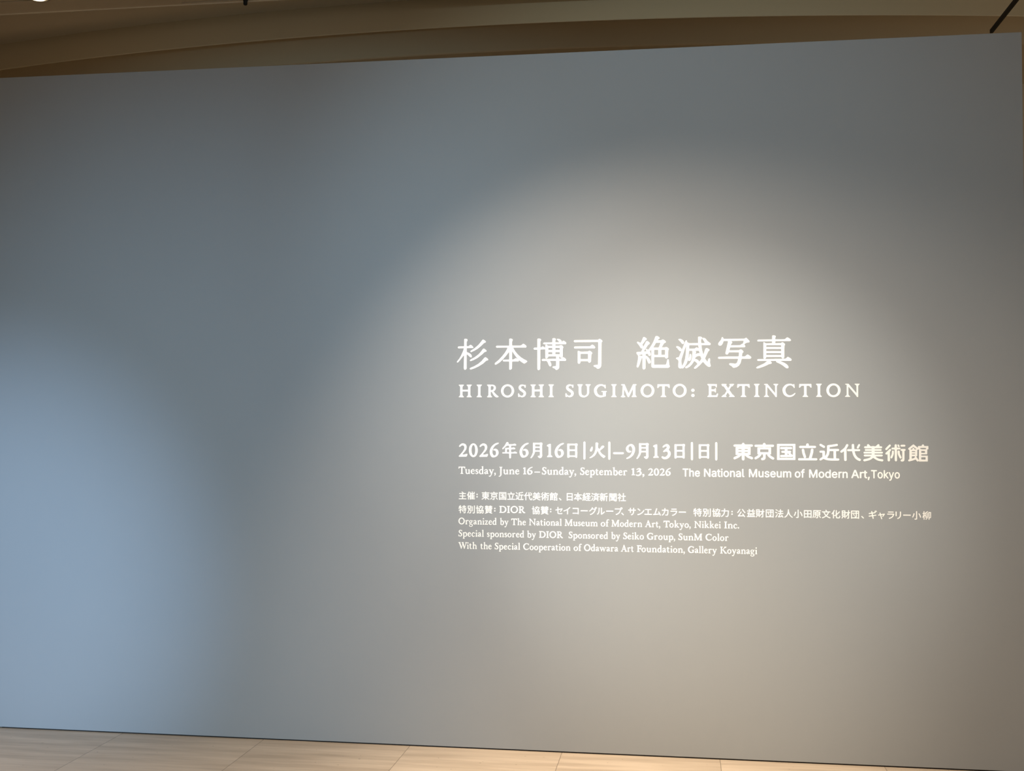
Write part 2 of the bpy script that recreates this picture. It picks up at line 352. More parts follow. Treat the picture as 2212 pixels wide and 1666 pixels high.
'真': ['742 1511 724 1500 717 1490 713 1346 709 1336 695 1328 94 1322 75 1317 54 1294 53 1255 65 1243 84 1237 694 1235 705 1231 711 1221 712 1183 708 1164 694 1155 450 1151 422 1160 356 1202 337 1200 328 1194 323 1167 320 504 328 465 345 446 348 436 315 432 80 432 61 421 50 409 47 371 60 351 98 342 464 343 476 339 477 330 360 236 40 83 12 61 0 44 1 25 21 6 59 2 181 30 330 81 463 139 567 195 670 214 694 242 691 271 643 329 644 339 670 343 876 341 889 328 891 299 904 282 1081 199 1202 116 1319 19 1360 1 1398 0 1416 8 1435 28 1440 57 1436 85 1380 167 1278 242 1175 292 1091 326 1088 336 1138 340 1521 338 1549 344 1570 362 1577 381 1577 400 1562 429 1535 458 1429 521 1410 526 1391 521 1326 458 1298 444 1279 441 1186 447 1139 436 830 438 774 434 427 432 396 436 401 445 418 455 434 474 450 512 456 518 475 522 1102 518 1121 510 1147 470 1176 454 1195 454 1223 464 1251 498 1256 517 1258 900 1264 1015 1267 1035 1288 1073 1286 1111 1274 1128 1227 1170 1190 1189 1171 1194 1143 1186 1115 1164 1096 1156 872 1153 862 1157 854 1172 857 1230 863 1235 881 1239 1480 1239 1536 1247 1555 1272 1558 1281 1552 1301 1523 1339 1453 1389 1397 1415 1359 1404 1303 1351 1265 1332 1144 1328 873 1331 861 1335 855 1345 854 1364 858 1393 881 1441 883 1460 874 1479 845 1502 827 1509 771 1514','496 1060 1096 1055 1116 1045 1118 997 1114 986 1095 978 468 984 458 987 450 1002 453 1050 468 1059','495 887 1095 882 1115 873 1116 806 1111 796 1094 791 467 796 455 800 449 810 449 868 458 883','455 695 475 699 1094 695 1110 691 1116 681 1116 633 1112 621 1093 614 466 619 456 622 448 637 447 676'],
'fH': ['9 1 0 28 56 82 79 127 81 163 79 568 53 622 2 667 0 685 9 698 261 703 290 694 295 676 288 659 243 624 216 568 218 433 225 424 252 420 523 424 531 442 529 568 503 622 452 667 450 685 459 698 711 703 738 697 743 667 692 622 668 577 666 541 667 127 696 73 741 37 745 19 738 3 711 -3 459 1 450 19 454 37 500 73 529 127 529 307 522 317 504 321 252 321 225 317 218 307 216 136 243 77 291 37 295 19 288 3 261 -3'],
'fI': ['9 1 0 19 4 37 50 73 81 136 81 550 65 604 45 632 8 658 1 685 9 698 27 703 279 702 294 685 293 667 243 624 217 568 216 145 220 118 243 77 291 37 293 10 270 -3'],
'fR': ['45 -4 9 1 0 23 9 44 53 77 80 131 81 563 51 626 5 662 3 689 9 698 27 703 324 698 387 685 432 666 480 626 504 587 520 527 517 482 503 437 477 396 441 363 387 330 383 320 531 156 666 54 676 32 670 14 648 1 576 -11 522 2 463 32 400 95 278 284 261 299 243 302 225 298 217 284 217 131 243 77 289 41 296 23 291 5 270 -3','219 392 234 385 270 404 306 401 341 419 360 441 382 482 392 536 384 572 360 598 324 613 270 621 247 617 230 599 217 563'],
'fO': ['337 -13 292 -7 211 21 148 59 103 98 57 158 22 230 6 293 0 365 12 437 38 509 76 569 121 619 180 662 247 693 319 712 409 715 481 702 557 671 613 635 675 572 715 509 740 446 751 383 751 311 735 239 708 176 670 121 616 67 553 28 481 -1 391 -17','319 95 409 92 490 125 532 158 562 197 582 230 602 284 611 338 611 383 600 437 582 482 554 527 518 563 481 588 436 605 391 612 355 609 310 598 261 572 193 506 153 419 144 374 144 311 155 257 174 212 197 176 238 135 274 111'],
'fS': ['185 -1 113 34 50 6 14 18 0 163 14 212 23 221 41 222 86 137 158 85 194 74 248 90 284 121 306 163 309 208 302 226 276 253 134 352 85 397 56 442 38 487 32 532 39 577 59 619 86 652 122 678 167 695 212 703 266 702 365 671 410 687 422 676 428 595 425 550 410 513 382 514 340 604 311 620 257 621 221 612 179 586 162 559 165 523 194 482 299 415 402 325 432 280 445 226 445 181 429 127 410 91 374 49 338 22 302 7 257 -3'],
'fU': ['295 -8 241 2 178 33 132 73 94 136 71 253 69 568 43 623 0 667 3 694 16 702 43 703 268 703 288 694 291 667 250 625 219 559 219 307 230 190 249 145 286 106 349 81 394 78 439 87 502 130 529 172 542 226 536 577 506 631 463 658 457 688 466 699 484 703 727 701 740 685 739 667 691 631 657 568 655 244 640 181 616 127 564 64 475 9 394 -12'],
'fG': ['314 -7 251 8 170 46 116 86 59 156 23 237 0 345 5 426 26 488 60 543 115 606 179 656 242 684 341 704 440 704 503 688 566 654 620 677 636 678 643 660 652 534 651 498 638 475 620 475 568 552 521 589 449 618 404 619 341 605 270 570 223 525 177 453 160 408 154 363 165 291 186 228 206 192 245 147 296 109 341 90 440 84 485 92 499 102 502 264 485 281 440 282 422 290 419 318 431 334 692 331 710 327 715 318 709 291 674 280 662 264 656 47 458 -1 377 -10'],
'fM': ['107 -11 80 -2 17 -1 0 16 8 43 49 70 84 133 107 601 103 628 95 637 35 644 26 650 26 692 44 700 188 700 218 691 427 223 440 209 458 224 691 691 701 697 782 700 863 700 886 691 890 664 882 646 836 638 828 619 827 151 830 124 853 79 897 34 900 16 890 3 647 -2 619 7 617 34 656 73 687 133 687 403 683 424 674 424 464 7 440 -6 404 1 390 16 197 423 188 422 185 403 172 133 198 79 246 43 254 16 233 -1'],
'fT': ['199 1 189 19 194 37 244 72 275 136 274 577 271 587 253 595 145 593 98 559 46 494 28 490 6 505 0 523 19 691 28 697 82 690 662 694 671 676 685 523 679 505 658 490 640 493 587 559 541 592 433 595 415 587 411 577 412 127 442 72 491 37 493 10 487 1 469 -3'],
'f:': ['66 2 30 20 14 38 1 74 2 101 19 137 39 156 66 168 111 166 138 152 160 128 169 101 166 56 150 29 128 11 93 -1','48 289 21 310 4 344 0 371 12 407 30 430 57 445 84 451 120 443 147 424 165 397 169 353 162 326 147 306 120 287 84 281'],
'fE': ['9 1 0 19 5 37 54 72 85 136 86 550 82 577 58 622 2 667 5 694 18 702 45 703 523 694 531 676 530 541 522 525 504 514 486 522 446 586 423 603 252 604 228 586 221 559 221 433 234 412 387 412 404 424 433 469 469 487 477 469 477 262 468 240 441 246 387 314 234 314 225 307 221 289 221 136 230 109 252 92 477 92 497 100 526 163 558 189 576 192 599 172 601 154 561 10 531 1 171 -3'],
'fX': ['9 1 0 19 9 42 63 70 99 119 153 125 168 136 281 307 292 334 280 361 135 563 117 572 72 575 57 586 2 667 5 694 36 703 279 700 291 676 267 640 270 622 378 478 397 487 484 622 484 640 452 667 451 685 459 698 684 703 711 694 716 676 711 663 672 631 639 581 621 573 576 572 556 559 456 406 448 379 620 136 630 127 668 118 702 69 747 37 751 19 741 1 441 0 432 10 432 32 442 46 475 64 478 82 378 223 360 239 341 226 244 73 252 57 281 37 286 19 276 1'],
'fN': ['684 -8 639 6 630 46 612 71 225 512 198 533 189 506 189 137 198 110 225 68 280 38 283 11 261 -2 9 2 0 20 5 38 66 74 91 119 94 146 94 623 81 644 21 650 13 668 21 695 180 699 207 688 621 213 630 215 634 236 632 578 603 629 541 659 536 686 558 700 802 695 810 677 804 659 757 623 730 569 728 11 718 -7'],
'fC': ['296 -4 212 25 135 70 88 115 51 169 16 259 0 349 6 430 26 488 70 556 134 621 181 655 242 683 341 703 440 704 485 694 557 661 620 686 638 683 658 502 652 484 638 472 620 478 567 556 519 592 467 615 404 623 332 604 260 564 215 515 175 448 154 367 160 313 178 250 197 206 224 168 305 104 386 84 467 95 556 133 656 209 683 210 694 196 687 169 638 109 593 65 557 41 485 12 413 -4 350 -9'],
'2': ['155 638 59 579 15 516 12 492 29 468 59 466 115 516 155 539 204 540 228 533 252 504 268 469 263 386 255 363 181 244 81 124 8 53 0 29 13 8 37 0 363 5 392 32 422 103 420 127 411 140 398 147 374 148 266 114 206 114 183 125 197 149 295 256 360 351 383 458 381 494 349 577 324 600 239 640'],
'0': ['173 649 125 626 101 606 71 573 35 514 17 466 1 395 0 265 26 158 49 111 83 64 120 29 163 6 187 0 236 0 284 15 321 42 356 81 383 125 418 232 426 291 426 362 417 421 392 504 368 551 332 598 293 629 257 646 233 651','186 562 221 572 241 562 257 543 283 480 299 397 300 278 288 195 262 124 242 100 223 91 188 100 163 136 138 218 127 301 126 360 137 443 156 514'],
'6': ['370 693 298 673 250 652 167 592 119 545 75 490 42 430 18 371 2 300 0 253 20 147 46 88 78 41 106 17 133 5 169 0 217 3 273 18 323 42 376 90 401 125 423 173 431 208 431 244 407 325 371 375 311 409 275 414 239 410 184 384 168 360 178 337 191 328 263 325 291 290 304 243 304 184 290 136 271 113 240 97 216 95 180 114 143 183 129 265 139 336 162 407 191 465 227 514 286 575 418 642 433 657 436 680 418 698'],
'年': ['224 767 196 743 120 601 15 482 4 447 9 435 22 428 46 430 187 566 220 589 237 595 297 596 323 590 332 566 327 507 321 501 297 496 153 495 142 471 140 306 133 294 118 289 23 286 11 279 0 258 11 237 35 229 322 226 333 201 335 36 348 13 370 0 382 0 406 13 422 37 423 202 432 225 453 231 679 233 703 244 712 262 703 277 660 309 607 323 584 322 524 292 453 290 429 299 423 343 423 402 428 416 452 425 595 428 619 443 629 462 624 474 583 509 547 521 523 521 476 501 440 498 428 506 423 520 423 579 431 590 452 596 642 599 665 615 673 639 656 662 630 682 583 695 499 668 308 669 298 684 309 720 296 743 260 766','231 413 249 423 273 425 309 424 328 413 333 319 324 295 286 289 235 295 226 318'],
'月': ['483 745 424 730 187 729 139 735 127 728 122 705 122 388 115 270 61 129 1 34 0 23 10 8 34 0 46 6 118 82 191 212 216 294 225 306 247 312 413 313 439 307 448 284 447 143 437 129 366 115 354 107 350 84 381 49 437 8 508 28 531 50 561 120 555 237 553 601 572 695 561 719 547 730 507 745','232 647 258 653 436 649 447 624 443 566 436 559 412 554 258 553 235 558 228 564 223 588 224 635','232 482 258 488 436 485 448 460 443 389 436 383 413 378 259 377 235 382 228 388 223 412 223 459'],
'1': ['131 621 65 597 13 566 0 549 13 513 72 483 78 456 79 116 71 92 14 45 9 22 14 8 26 0 239 6 253 11 260 23 258 47 250 58 200 93 192 116 189 597 179 617 167 624'],
'日': ['411 678 352 663 70 662 23 667 7 661 0 626 1 53 3 30 24 7 48 0 59 3 86 18 108 42 130 48 353 48 404 9 423 2 447 12 466 33 470 255 464 325 464 547 483 605 484 629 470 664 435 678','109 580 153 586 341 587 361 581 370 558 370 429 364 409 353 402 329 400 130 399 109 405 102 416 100 451 100 557','153 323 341 324 364 315 370 266 370 149 365 128 353 121 329 119 130 118 109 124 101 147 101 299 106 313 118 321'],
'|': ['23 835 4 810 0 787 0 51 12 16 27 5 47 0 70 4 82 12 99 52 99 776 93 811 76 834 46 843'],
'火': ['322 731 299 722 285 705 287 518 274 390 222 238 208 215 112 107 7 33 0 15 10 4 31 0 112 22 241 108 324 227 369 342 381 341 387 332 445 216 537 100 637 23 661 15 684 17 733 67 742 78 742 94 722 113 579 205 500 310 488 345 661 490 692 532 686 555 661 580 626 591 579 575 556 554 501 473 474 419 462 413 439 449 404 478 394 496 399 624 413 671 409 694 381 721 346 732','124 544 100 529 26 389 26 330 42 315 66 305 89 312 125 342 150 413 152 506 144 529'],
'–': ['20 85 0 57 2 34 20 11 55 0 449 2 484 14 496 25 503 49 496 72 485 83 450 94 55 92'],
'9': ['208 690 127 662 58 608 27 561 7 514 0 480 2 445 10 410 32 364 57 332 92 307 150 291 196 302 231 320 249 342 246 365 219 381 173 378 154 388 137 411 121 469 124 515 138 562 185 598 220 599 243 582 268 551 291 493 298 435 280 319 242 227 187 156 131 109 22 45 14 27 16 15 34 0 68 3 161 37 207 61 277 114 319 156 365 226 406 331 421 401 421 482 408 540 383 598 358 635 312 675 254 693'],
'3': ['205 694 113 648 65 599 49 568 50 552 63 537 82 533 159 578 189 587 220 589 244 569 241 538 221 507 85 383 74 352 83 337 112 328 173 350 250 350 283 322 295 261 283 215 265 184 219 133 188 112 158 101 127 100 51 136 35 136 10 120 0 90 16 59 66 18 112 0 219 3 280 28 326 59 393 138 423 231 423 277 410 323 374 385 334 430 331 446 378 539 377 585 365 615 330 662 297 684 251 699'],
'm東': ['410 798 391 781 373 736 365 729 57 726 29 719 11 703 2 680 5 657 19 637 41 626 109 622 366 621 366 613 357 611 116 609 101 603 97 581 97 261 107 250 190 249 197 246 197 238 160 213 54 163 17 141 8 130 0 107 1 92 9 72 17 62 39 50 54 47 76 53 159 91 249 140 299 178 362 234 370 232 373 217 375 49 391 19 415 3 436 0 459 6 478 19 492 42 496 65 498 218 505 231 520 223 602 150 669 110 811 54 826 53 848 61 864 75 874 98 874 121 856 149 834 162 714 209 665 241 666 249 670 251 752 254 761 257 766 265 769 585 768 600 763 608 746 613 522 612 509 614 509 622 829 629 852 639 870 662 873 685 866 703 846 723 822 730 515 729 503 736 490 774 470 796 440 804','223 513 236 517 356 517 366 507 367 491 364 482 349 476 228 476 221 481 218 490 218 506','505 515 521 519 634 519 643 516 647 508 648 493 645 485 633 478 513 478 502 484 499 492 500 507','251 384 356 383 364 377 366 354 361 346 348 343 228 343 218 353 219 376 228 382','536 386 633 385 645 379 647 356 642 348 633 345 513 344 504 347 499 355 501 378 513 385'],
'm京': ['417 782 393 764 383 741 378 719 373 711 364 708 50 705 28 697 11 679 5 656 10 633 27 613 50 604 386 604 406 597 408 589 386 586 154 585 139 578 135 557 135 276 145 265 183 262 185 253 152 217 122 192 32 138 13 123 0 92 7 62 25 44 47 36 69 39 99 55 182 105 240 154 296 216 310 261 324 265 369 265 378 262 384 247 387 209 386 133 376 120 332 109 310 94 297 71 296 41 308 17 323 5 338 0 375 1 425 11 450 24 470 42 482 57 491 80 499 118 500 247 503 261 518 266 556 267 572 263 575 256 575 225 585 203 637 148 689 103 745 67 808 33 837 30 858 37 874 52 882 75 881 98 868 121 757 188 727 213 687 256 690 265 727 268 736 272 741 279 743 561 742 576 738 583 721 588 498 587 474 590 475 597 498 605 833 608 855 617 873 637 878 660 871 686 856 701 834 709 513 709 503 719 493 757 476 777 446 787','288 490 616 490 624 485 627 476 626 377 621 370 608 366 265 365 258 370 254 383 255 474 258 483 266 488'],
'm国': ['11 730 4 718 4 702 0 26 1 11 6 4 37 0 786 5 810 9 815 17 816 32 820 706 819 722 813 734 783 737 34 733','152 635 679 638 694 636 701 632 705 615 704 478 702 251 699 227 691 227 599 319 597 326 621 349 631 372 628 395 611 417 589 424 477 425 470 430 467 439 467 477 470 486 478 491 626 494 648 499 663 508 674 524 678 547 673 569 656 586 627 595 449 595 412 602 367 594 189 593 167 586 152 575 141 559 137 544 139 528 147 513 159 501 174 494 196 491 337 490 345 484 348 469 347 438 344 429 336 424 225 421 202 407 193 392 192 377 193 362 201 346 225 331 239 328 329 328 341 325 347 309 344 241 328 234 194 233 165 226 145 209 135 187 139 164 157 141 186 130 364 131 402 124 453 132 639 133 668 142 691 164 698 166 702 130 698 109 690 104 676 103 142 99 121 103 117 111 116 126 119 612 122 629 130 633','467 295 469 302 477 303 484 297 529 250 531 242 528 239 521 235 484 235 469 240 465 257'],
'm立': ['399 766 382 755 366 733 360 672 354 663 339 661 102 659 73 651 56 632 51 602 58 579 80 561 102 557 419 557 744 561 773 568 784 576 794 591 799 614 793 636 780 651 759 661 494 662 484 673 482 718 474 741 465 753 450 764 436 769 413 770','626 537 596 529 580 514 571 499 554 378 524 264 477 113 468 103 453 101 350 100 323 104 325 112 343 126 354 142 357 172 299 346 274 490 257 517 235 530 212 530 189 520 172 497 168 474 188 338 208 270 251 149 262 130 283 111 285 104 261 100 32 96 10 79 0 56 0 41 10 18 32 2 54 0 799 5 821 8 836 16 851 40 853 62 843 85 822 101 616 103 605 106 602 113 663 326 676 394 684 469 681 500 670 519 648 534'],
'm近': ['37 756 15 741 5 718 7 695 21 671 184 575 197 572 219 574 240 591 250 613 251 628 245 643 234 659 81 750 59 758','734 753 529 717 374 699 349 682 340 667 338 652 336 470 331 402 322 342 303 289 261 219 254 212 248 221 246 236 247 394 241 417 230 432 209 447 189 451 49 450 35 447 20 438 9 423 4 400 11 378 19 366 41 356 115 356 131 348 132 190 129 167 122 159 10 83 0 60 0 45 5 30 16 15 39 5 61 6 164 70 179 75 296 29 362 16 428 7 538 0 817 2 839 7 858 21 871 44 871 59 864 81 854 93 839 101 825 103 744 104 731 111 731 118 735 276 731 329 733 420 738 427 747 431 820 432 849 443 862 458 867 473 867 496 857 515 843 526 813 533 674 536 645 532 469 531 454 535 447 546 448 592 450 599 462 608 770 659 795 669 809 684 814 699 813 722 807 737 793 750 778 756 764 758','450 426 468 429 593 430 607 429 615 425 618 412 617 253 622 117 620 107 612 103 590 102 473 106 363 119 347 123 339 131 394 222 422 282 434 327 443 411'],
'm代': ['546 774 515 758 505 743 500 727 504 584 500 545 486 539 347 538 325 534 310 523 302 508 299 485 303 470 317 452 339 445 499 445 512 441 517 434 542 329 571 248 604 186 636 140 679 92 737 50 826 7 846 5 861 9 875 18 890 39 895 60 890 85 869 108 789 148 760 168 709 225 674 284 655 329 636 397 629 435 633 442 645 446 835 449 852 459 863 474 868 489 866 511 850 533 828 541 632 540 617 546 610 578 610 653 604 736 597 751 582 766 560 774','290 765 275 757 261 741 201 632 177 598 128 551 17 465 8 454 0 431 1 416 12 393 31 379 46 375 75 381 149 435 156 434 161 424 165 70 169 40 176 25 189 10 211 0 233 1 255 11 270 29 276 49 273 500 269 545 344 681 355 712 352 734 334 757 312 767','816 767 799 759 785 744 725 623 724 608 727 591 741 573 756 566 770 564 785 569 804 586 868 714 867 737 852 758 830 768'],
'm美': ['205 772 183 762 167 740 162 717 172 687 170 680 153 676 80 676 58 669 45 657 38 642 38 619 44 604 58 592 80 586 356 587 365 583 369 576 367 561 363 557 348 553 101 551 87 545 73 529 68 514 71 492 86 472 100 466 355 466 364 463 368 456 366 441 362 436 347 433 49 431 35 427 20 416 12 401 11 378 27 355 49 346 354 346 363 343 367 336 368 321 361 309 346 305 63 304 37 296 22 273 22 251 33 231 55 220 77 217 317 219 331 216 333 208 294 174 241 147 163 123 39 96 25 90 10 77 0 55 0 40 9 17 31 2 53 0 148 18 228 40 272 55 323 78 366 109 410 145 432 152 448 148 512 100 569 65 627 38 678 21 815 1 837 3 857 16 869 39 869 61 859 80 847 91 830 97 722 111 666 127 585 169 532 209 532 217 549 220 788 222 810 225 832 236 843 256 844 271 840 286 829 301 803 308 506 307 492 312 489 321 492 342 506 348 804 350 825 353 840 361 853 384 853 406 845 421 826 434 507 434 493 440 490 449 493 462 507 468 761 469 783 476 799 496 801 518 792 541 776 552 755 555 508 554 494 560 491 577 496 584 508 588 791 591 813 607 822 623 822 646 814 662 792 678 712 679 700 683 698 690 708 720 704 743 687 765 662 775 648 774 633 768 546 682 524 678 480 678 429 692 386 678 320 678 307 688 242 763 219 773'],
'm術': ['439 773 417 759 405 735 402 675 405 645 401 632 387 626 293 623 272 607 264 584 271 559 278 550 292 542 386 540 401 533 406 368 404 143 407 54 411 39 425 20 439 12 461 9 475 13 490 23 500 39 504 54 506 533 523 541 632 544 653 562 660 586 652 609 632 625 524 627 508 630 503 645 502 728 496 749 483 765 468 773 453 776','178 759 98 679 10 583 2 568 0 545 5 530 17 516 46 508 75 519 233 689 240 704 243 719 240 734 231 749 207 763 193 763','532 759 528 750 532 713 551 653 560 647 575 646 618 654 621 669 608 721 590 752 583 760 569 765','691 752 669 741 661 729 656 714 658 699 665 684 683 672 705 669 835 671 856 680 869 700 871 715 867 730 857 744 843 751 814 756','191 562 171 546 14 388 4 373 1 358 6 335 15 323 30 313 44 310 59 312 88 328 93 321 98 224 97 51 101 36 114 18 143 4 157 4 178 14 192 30 199 45 202 142 199 179 199 434 207 449 248 494 255 517 253 539 234 561 213 568','689 564 675 559 665 549 658 534 657 519 661 504 674 489 689 483 718 481 725 476 728 467 731 407 729 123 721 105 685 97 671 87 660 70 656 48 663 25 677 10 691 4 727 0 771 11 793 22 809 41 818 64 826 124 829 408 826 468 833 479 855 487 870 498 879 513 880 528 870 553 855 563 841 567 718 568','321 496 299 484 287 465 283 397 274 330 222 202 220 180 223 165 234 150 252 140 267 139 281 144 302 165 347 270 364 330 370 375 369 465 363 480 349 492 335 497','566 498 544 486 531 458 533 384 542 324 570 249 615 160 635 140 649 135 664 136 682 145 694 160 699 175 698 198 634 339 627 369 623 452 618 474 609 486 595 496 581 500'],
'm館': ['635 767 613 759 599 744 591 728 587 706 577 696 433 691 427 683 424 630 418 623 404 629 261 751 240 761 218 759 192 741 21 598 9 576 11 546 29 524 52 516 57 501 54 120 49 98 18 82 2 60 0 38 12 15 31 4 60 5 175 36 320 88 334 79 376 14 398 0 427 2 456 29 468 4 484 0 828 3 843 8 846 36 848 245 845 261 831 267 580 266 569 273 566 303 572 318 580 321 803 323 819 327 824 342 827 535 834 544 869 550 876 558 874 685 869 692 857 696 706 696 696 706 688 736 678 752 657 765','219 644 232 650 244 644 340 563 350 548 338 541 288 541 280 547 267 593 251 607 231 612 211 607 195 592 181 547 173 540 123 539 108 545 111 554 119 561','555 609 755 609 763 607 769 595 769 565 762 553 755 551 583 550 561 565 533 568 525 573 522 586 526 602 533 607','445 541 461 542 467 526 463 86 461 71 456 61 348 227 357 233 386 235 394 242 400 511 405 518 424 525','194 465 295 464 303 458 304 435 300 428 287 424 172 424 162 435 164 457 172 463','573 467 596 471 718 469 725 453 722 401 717 396 703 393 588 392 574 395 570 400 567 415 567 452','193 353 293 352 302 346 303 331 300 322 286 316 171 316 163 323 163 345 171 351','192 233 278 234 292 231 297 226 282 204 275 174 270 166 169 128 162 132 159 143 160 218 163 227 170 232','601 191 730 192 744 189 748 184 751 170 749 102 743 94 729 91 571 93 564 109 565 176 572 188'],
'fu': ['193 -16 130 20 91 76 73 130 63 202 65 355 49 370 0 391 1 409 58 429 94 468 121 479 155 472 184 446 185 202 191 148 211 93 229 77 256 72 337 106 355 130 353 355 337 370 292 389 288 400 292 409 364 438 463 451 477 427 478 58 490 41 524 40 524 22 427 -11 409 -9 346 23 265 -16 229 -21'],
'fe': ['179 -11 107 13 55 62 14 143 0 206 0 242 23 332 71 407 143 453 197 469 233 471 314 448 367 404 388 341 390 260 377 236 359 228 305 238 135 233 132 197 157 125 189 89 251 68 314 86 386 144 404 141 413 125 373 53 332 14 260 -13','143 296 296 294 308 305 308 341 296 364 278 377 242 389 215 387 179 368 152 342 139 314'],
'fs': ['94 -9 54 11 30 38 0 110 2 137 13 144 31 141 77 74 112 58 139 63 181 92 193 113 193 137 180 155 67 224 34 254 8 308 7 371 31 414 85 452 148 470 202 463 238 447 265 425 285 380 291 335 281 326 263 326 224 380 193 394 157 392 139 384 113 362 110 344 130 321 246 254 276 227 301 179 303 119 283 63 237 20 166 -9 130 -15'],
'fd': ['179 -16 134 -6 98 12 67 39 35 84 15 129 0 201 13 291 52 372 89 414 117 435 170 461 215 473 260 475 296 466 310 471 312 651 296 666 251 685 247 696 260 709 323 730 422 746 434 732 435 714 436 57 445 39 476 41 486 30 467 13 386 -11 368 -9 314 18 242 -10','190 75 215 67 251 73 296 93 312 111 313 354 303 372 269 392 224 383 181 354 159 327 139 273 134 210 140 156 157 111'],
'fa': ['90 0 45 24 16 56 0 110 7 164 27 197 63 225 227 281 237 299 236 353 216 382 189 392 171 390 117 363 72 310 45 305 13 326 7 362 18 381 59 416 146 461 207 470 261 456 307 425 335 380 355 299 356 128 368 101 406 56 412 29 398 11 378 8 270 43 171 -5 117 -6','154 74 180 75 227 101 232 119 225 194 216 198 194 191 122 137 122 101'],
'fy': ['97 -246 20 -209 11 -182 16 -159 25 -146 52 -134 115 -150 147 -137 200 -65 225 -11 228 16 74 358 61 372 16 393 0 421 3 439 16 446 52 448 196 447 214 439 216 421 202 394 203 376 295 188 304 189 313 205 375 367 369 385 331 417 331 439 349 447 403 449 439 459 511 444 521 430 516 412 450 358 304 -18 244 -146 214 -189 169 -230 124 -248'],
'f,': ['12 -152 6 -131 50 -59 61 -23 53 -5 21 18 7 40 0 67 5 94 20 121 46 139 102 140 138 113 153 76 147 -32 130 -68 93 -106 39 -150'],
'fJ': ['17 -224 0 -195 5 -168 35 -149 84 -150 109 -132 137 -78 143 -6 142 570 115 624 64 660 59 687 80 700 350 698 361 687 361 669 350 653 306 624 285 588 278 561 275 -51 229 -141 179 -189 98 -227 44 -231'],
'fn': ['33 -2 20 10 20 28 64 91 69 109 69 343 60 365 4 388 0 406 78 436 159 452 177 451 195 428 204 426 255 460 303 473 339 473 375 463 436 424 469 379 485 334 492 280 489 100 538 28 538 10 530 1 348 -3 321 7 324 37 369 100 375 280 368 325 356 352 330 378 303 384 276 381 249 368 204 336 192 316 191 100 233 37 238 10 231 1 213 -3'],
'fp': ['27 -230 18 -220 19 -202 67 -139 72 -121 72 338 63 365 9 387 0 401 9 412 81 439 171 453 198 447 279 477 342 471 396 451 441 421 468 392 499 338 516 284 520 194 508 140 481 77 432 16 369 -16 288 -26 207 -10 198 -15 194 -130 202 -148 252 -201 253 -220 245 -229','244 59 306 67 351 95 375 140 391 212 385 275 368 329 324 371 279 387 234 372 203 347 194 329 195 86 207 72'],
'ft': ['166 -14 139 -4 112 17 76 76 59 184 57 373 49 387 4 399 0 418 4 442 31 462 58 496 65 535 76 558 94 572 121 579 157 575 174 562 180 472 188 454 274 449 284 445 292 427 283 396 193 389 181 373 180 166 190 103 202 81 220 69 247 69 301 83 319 77 324 67 317 49 256 3 202 -16'],
'fm': ['35 -2 22 10 23 28 66 91 71 109 71 343 62 365 7 388 0 397 8 411 80 436 161 452 179 451 206 430 260 461 314 469 377 451 422 425 454 397 467 394 539 453 575 467 611 469 647 462 701 436 739 406 764 370 786 298 784 100 832 28 832 10 825 1 638 -3 615 10 618 37 660 100 669 199 669 289 660 325 647 345 611 372 584 379 557 374 530 358 500 334 490 316 491 100 533 37 537 10 530 1 512 -3 326 1 319 10 320 28 367 100 372 298 365 325 341 354 314 374 287 379 242 363 204 334 194 316 194 100 236 37 240 10 233 1 215 -3'],
'fb': ['274 -26 211 -19 139 15 76 24 68 37 67 640 58 660 1 685 0 703 13 710 157 746 184 739 193 455 202 451 247 471 274 474 328 471 373 456 447 406 494 325 512 253 511 199 494 127 465 64 435 28 391 -3 346 -19','200 64 247 56 319 79 352 109 375 172 382 235 364 316 328 361 274 386 256 386 229 373 202 352 190 334 189 91'],
'fr': ['33 -2 20 10 20 28 64 91 69 109 69 343 60 365 4 388 0 406 78 436 159 452 195 448 267 473 330 463 393 433 406 415 410 388 402 368 384 351 348 345 285 374 249 379 222 363 192 325 191 100 204 76 255 28 249 2 222 -3'],
'sT': ['195 -15 181 -5 175 19 174 419 171 428 155 435 51 435 27 441 16 459 18 507 27 517 51 523 419 519 431 507 435 483 431 451 419 439 291 435 274 427 270 11 265 -5 251 -15'],
'sh': ['56 -15 42 -5 36 19 36 491 40 508 56 521 104 522 122 515 130 499 136 379 144 376 200 398 264 396 316 371 355 323 371 267 371 11 360 -11 344 -16 304 -16 286 -5 280 19 276 267 264 291 248 304 192 311 152 292 134 259 130 3 112 -15'],
'se': ['181 -21 117 0 85 22 60 51 26 123 19 211 43 299 93 360 165 396 237 397 304 371 352 323 383 243 381 171 357 155 133 154 119 147 124 115 149 82 189 64 253 70 309 118 365 104 376 83 350 35 301 -3 229 -24','125 243 269 239 286 251 278 275 257 299 205 314 173 309 149 296 125 267'],
'sN': ['63 -15 49 -5 43 19 47 508 55 517 79 523 127 522 151 510 347 203 375 170 383 195 384 499 393 515 407 522 447 523 469 515 479 483 479 19 473 -5 455 -16 423 -17 391 -15 375 -5 151 341 143 341 140 323 137 3 119 -15'],
'sa': ['137 -23 73 1 32 42 14 98 24 154 56 194 89 214 137 229 249 248 257 258 255 282 233 308 177 313 145 303 105 265 89 262 41 277 30 298 57 344 105 380 161 398 233 396 306 362 329 336 346 298 353 250 351 2 329 -16 281 -15 249 2 185 -23','137 66 193 63 233 81 256 114 257 157 241 162 161 150 121 134 110 114 111 90 121 74'],
'st': ['146 -18 90 6 58 47 50 87 49 295 42 307 2 317 -9 335 -6 379 10 393 42 399 49 415 53 471 74 486 130 481 140 463 146 402 206 391 221 367 220 335 212 319 154 309 142 295 142 103 145 79 154 70 210 61 226 7 218 -9 202 -16','89 351 101 351 98 358'],
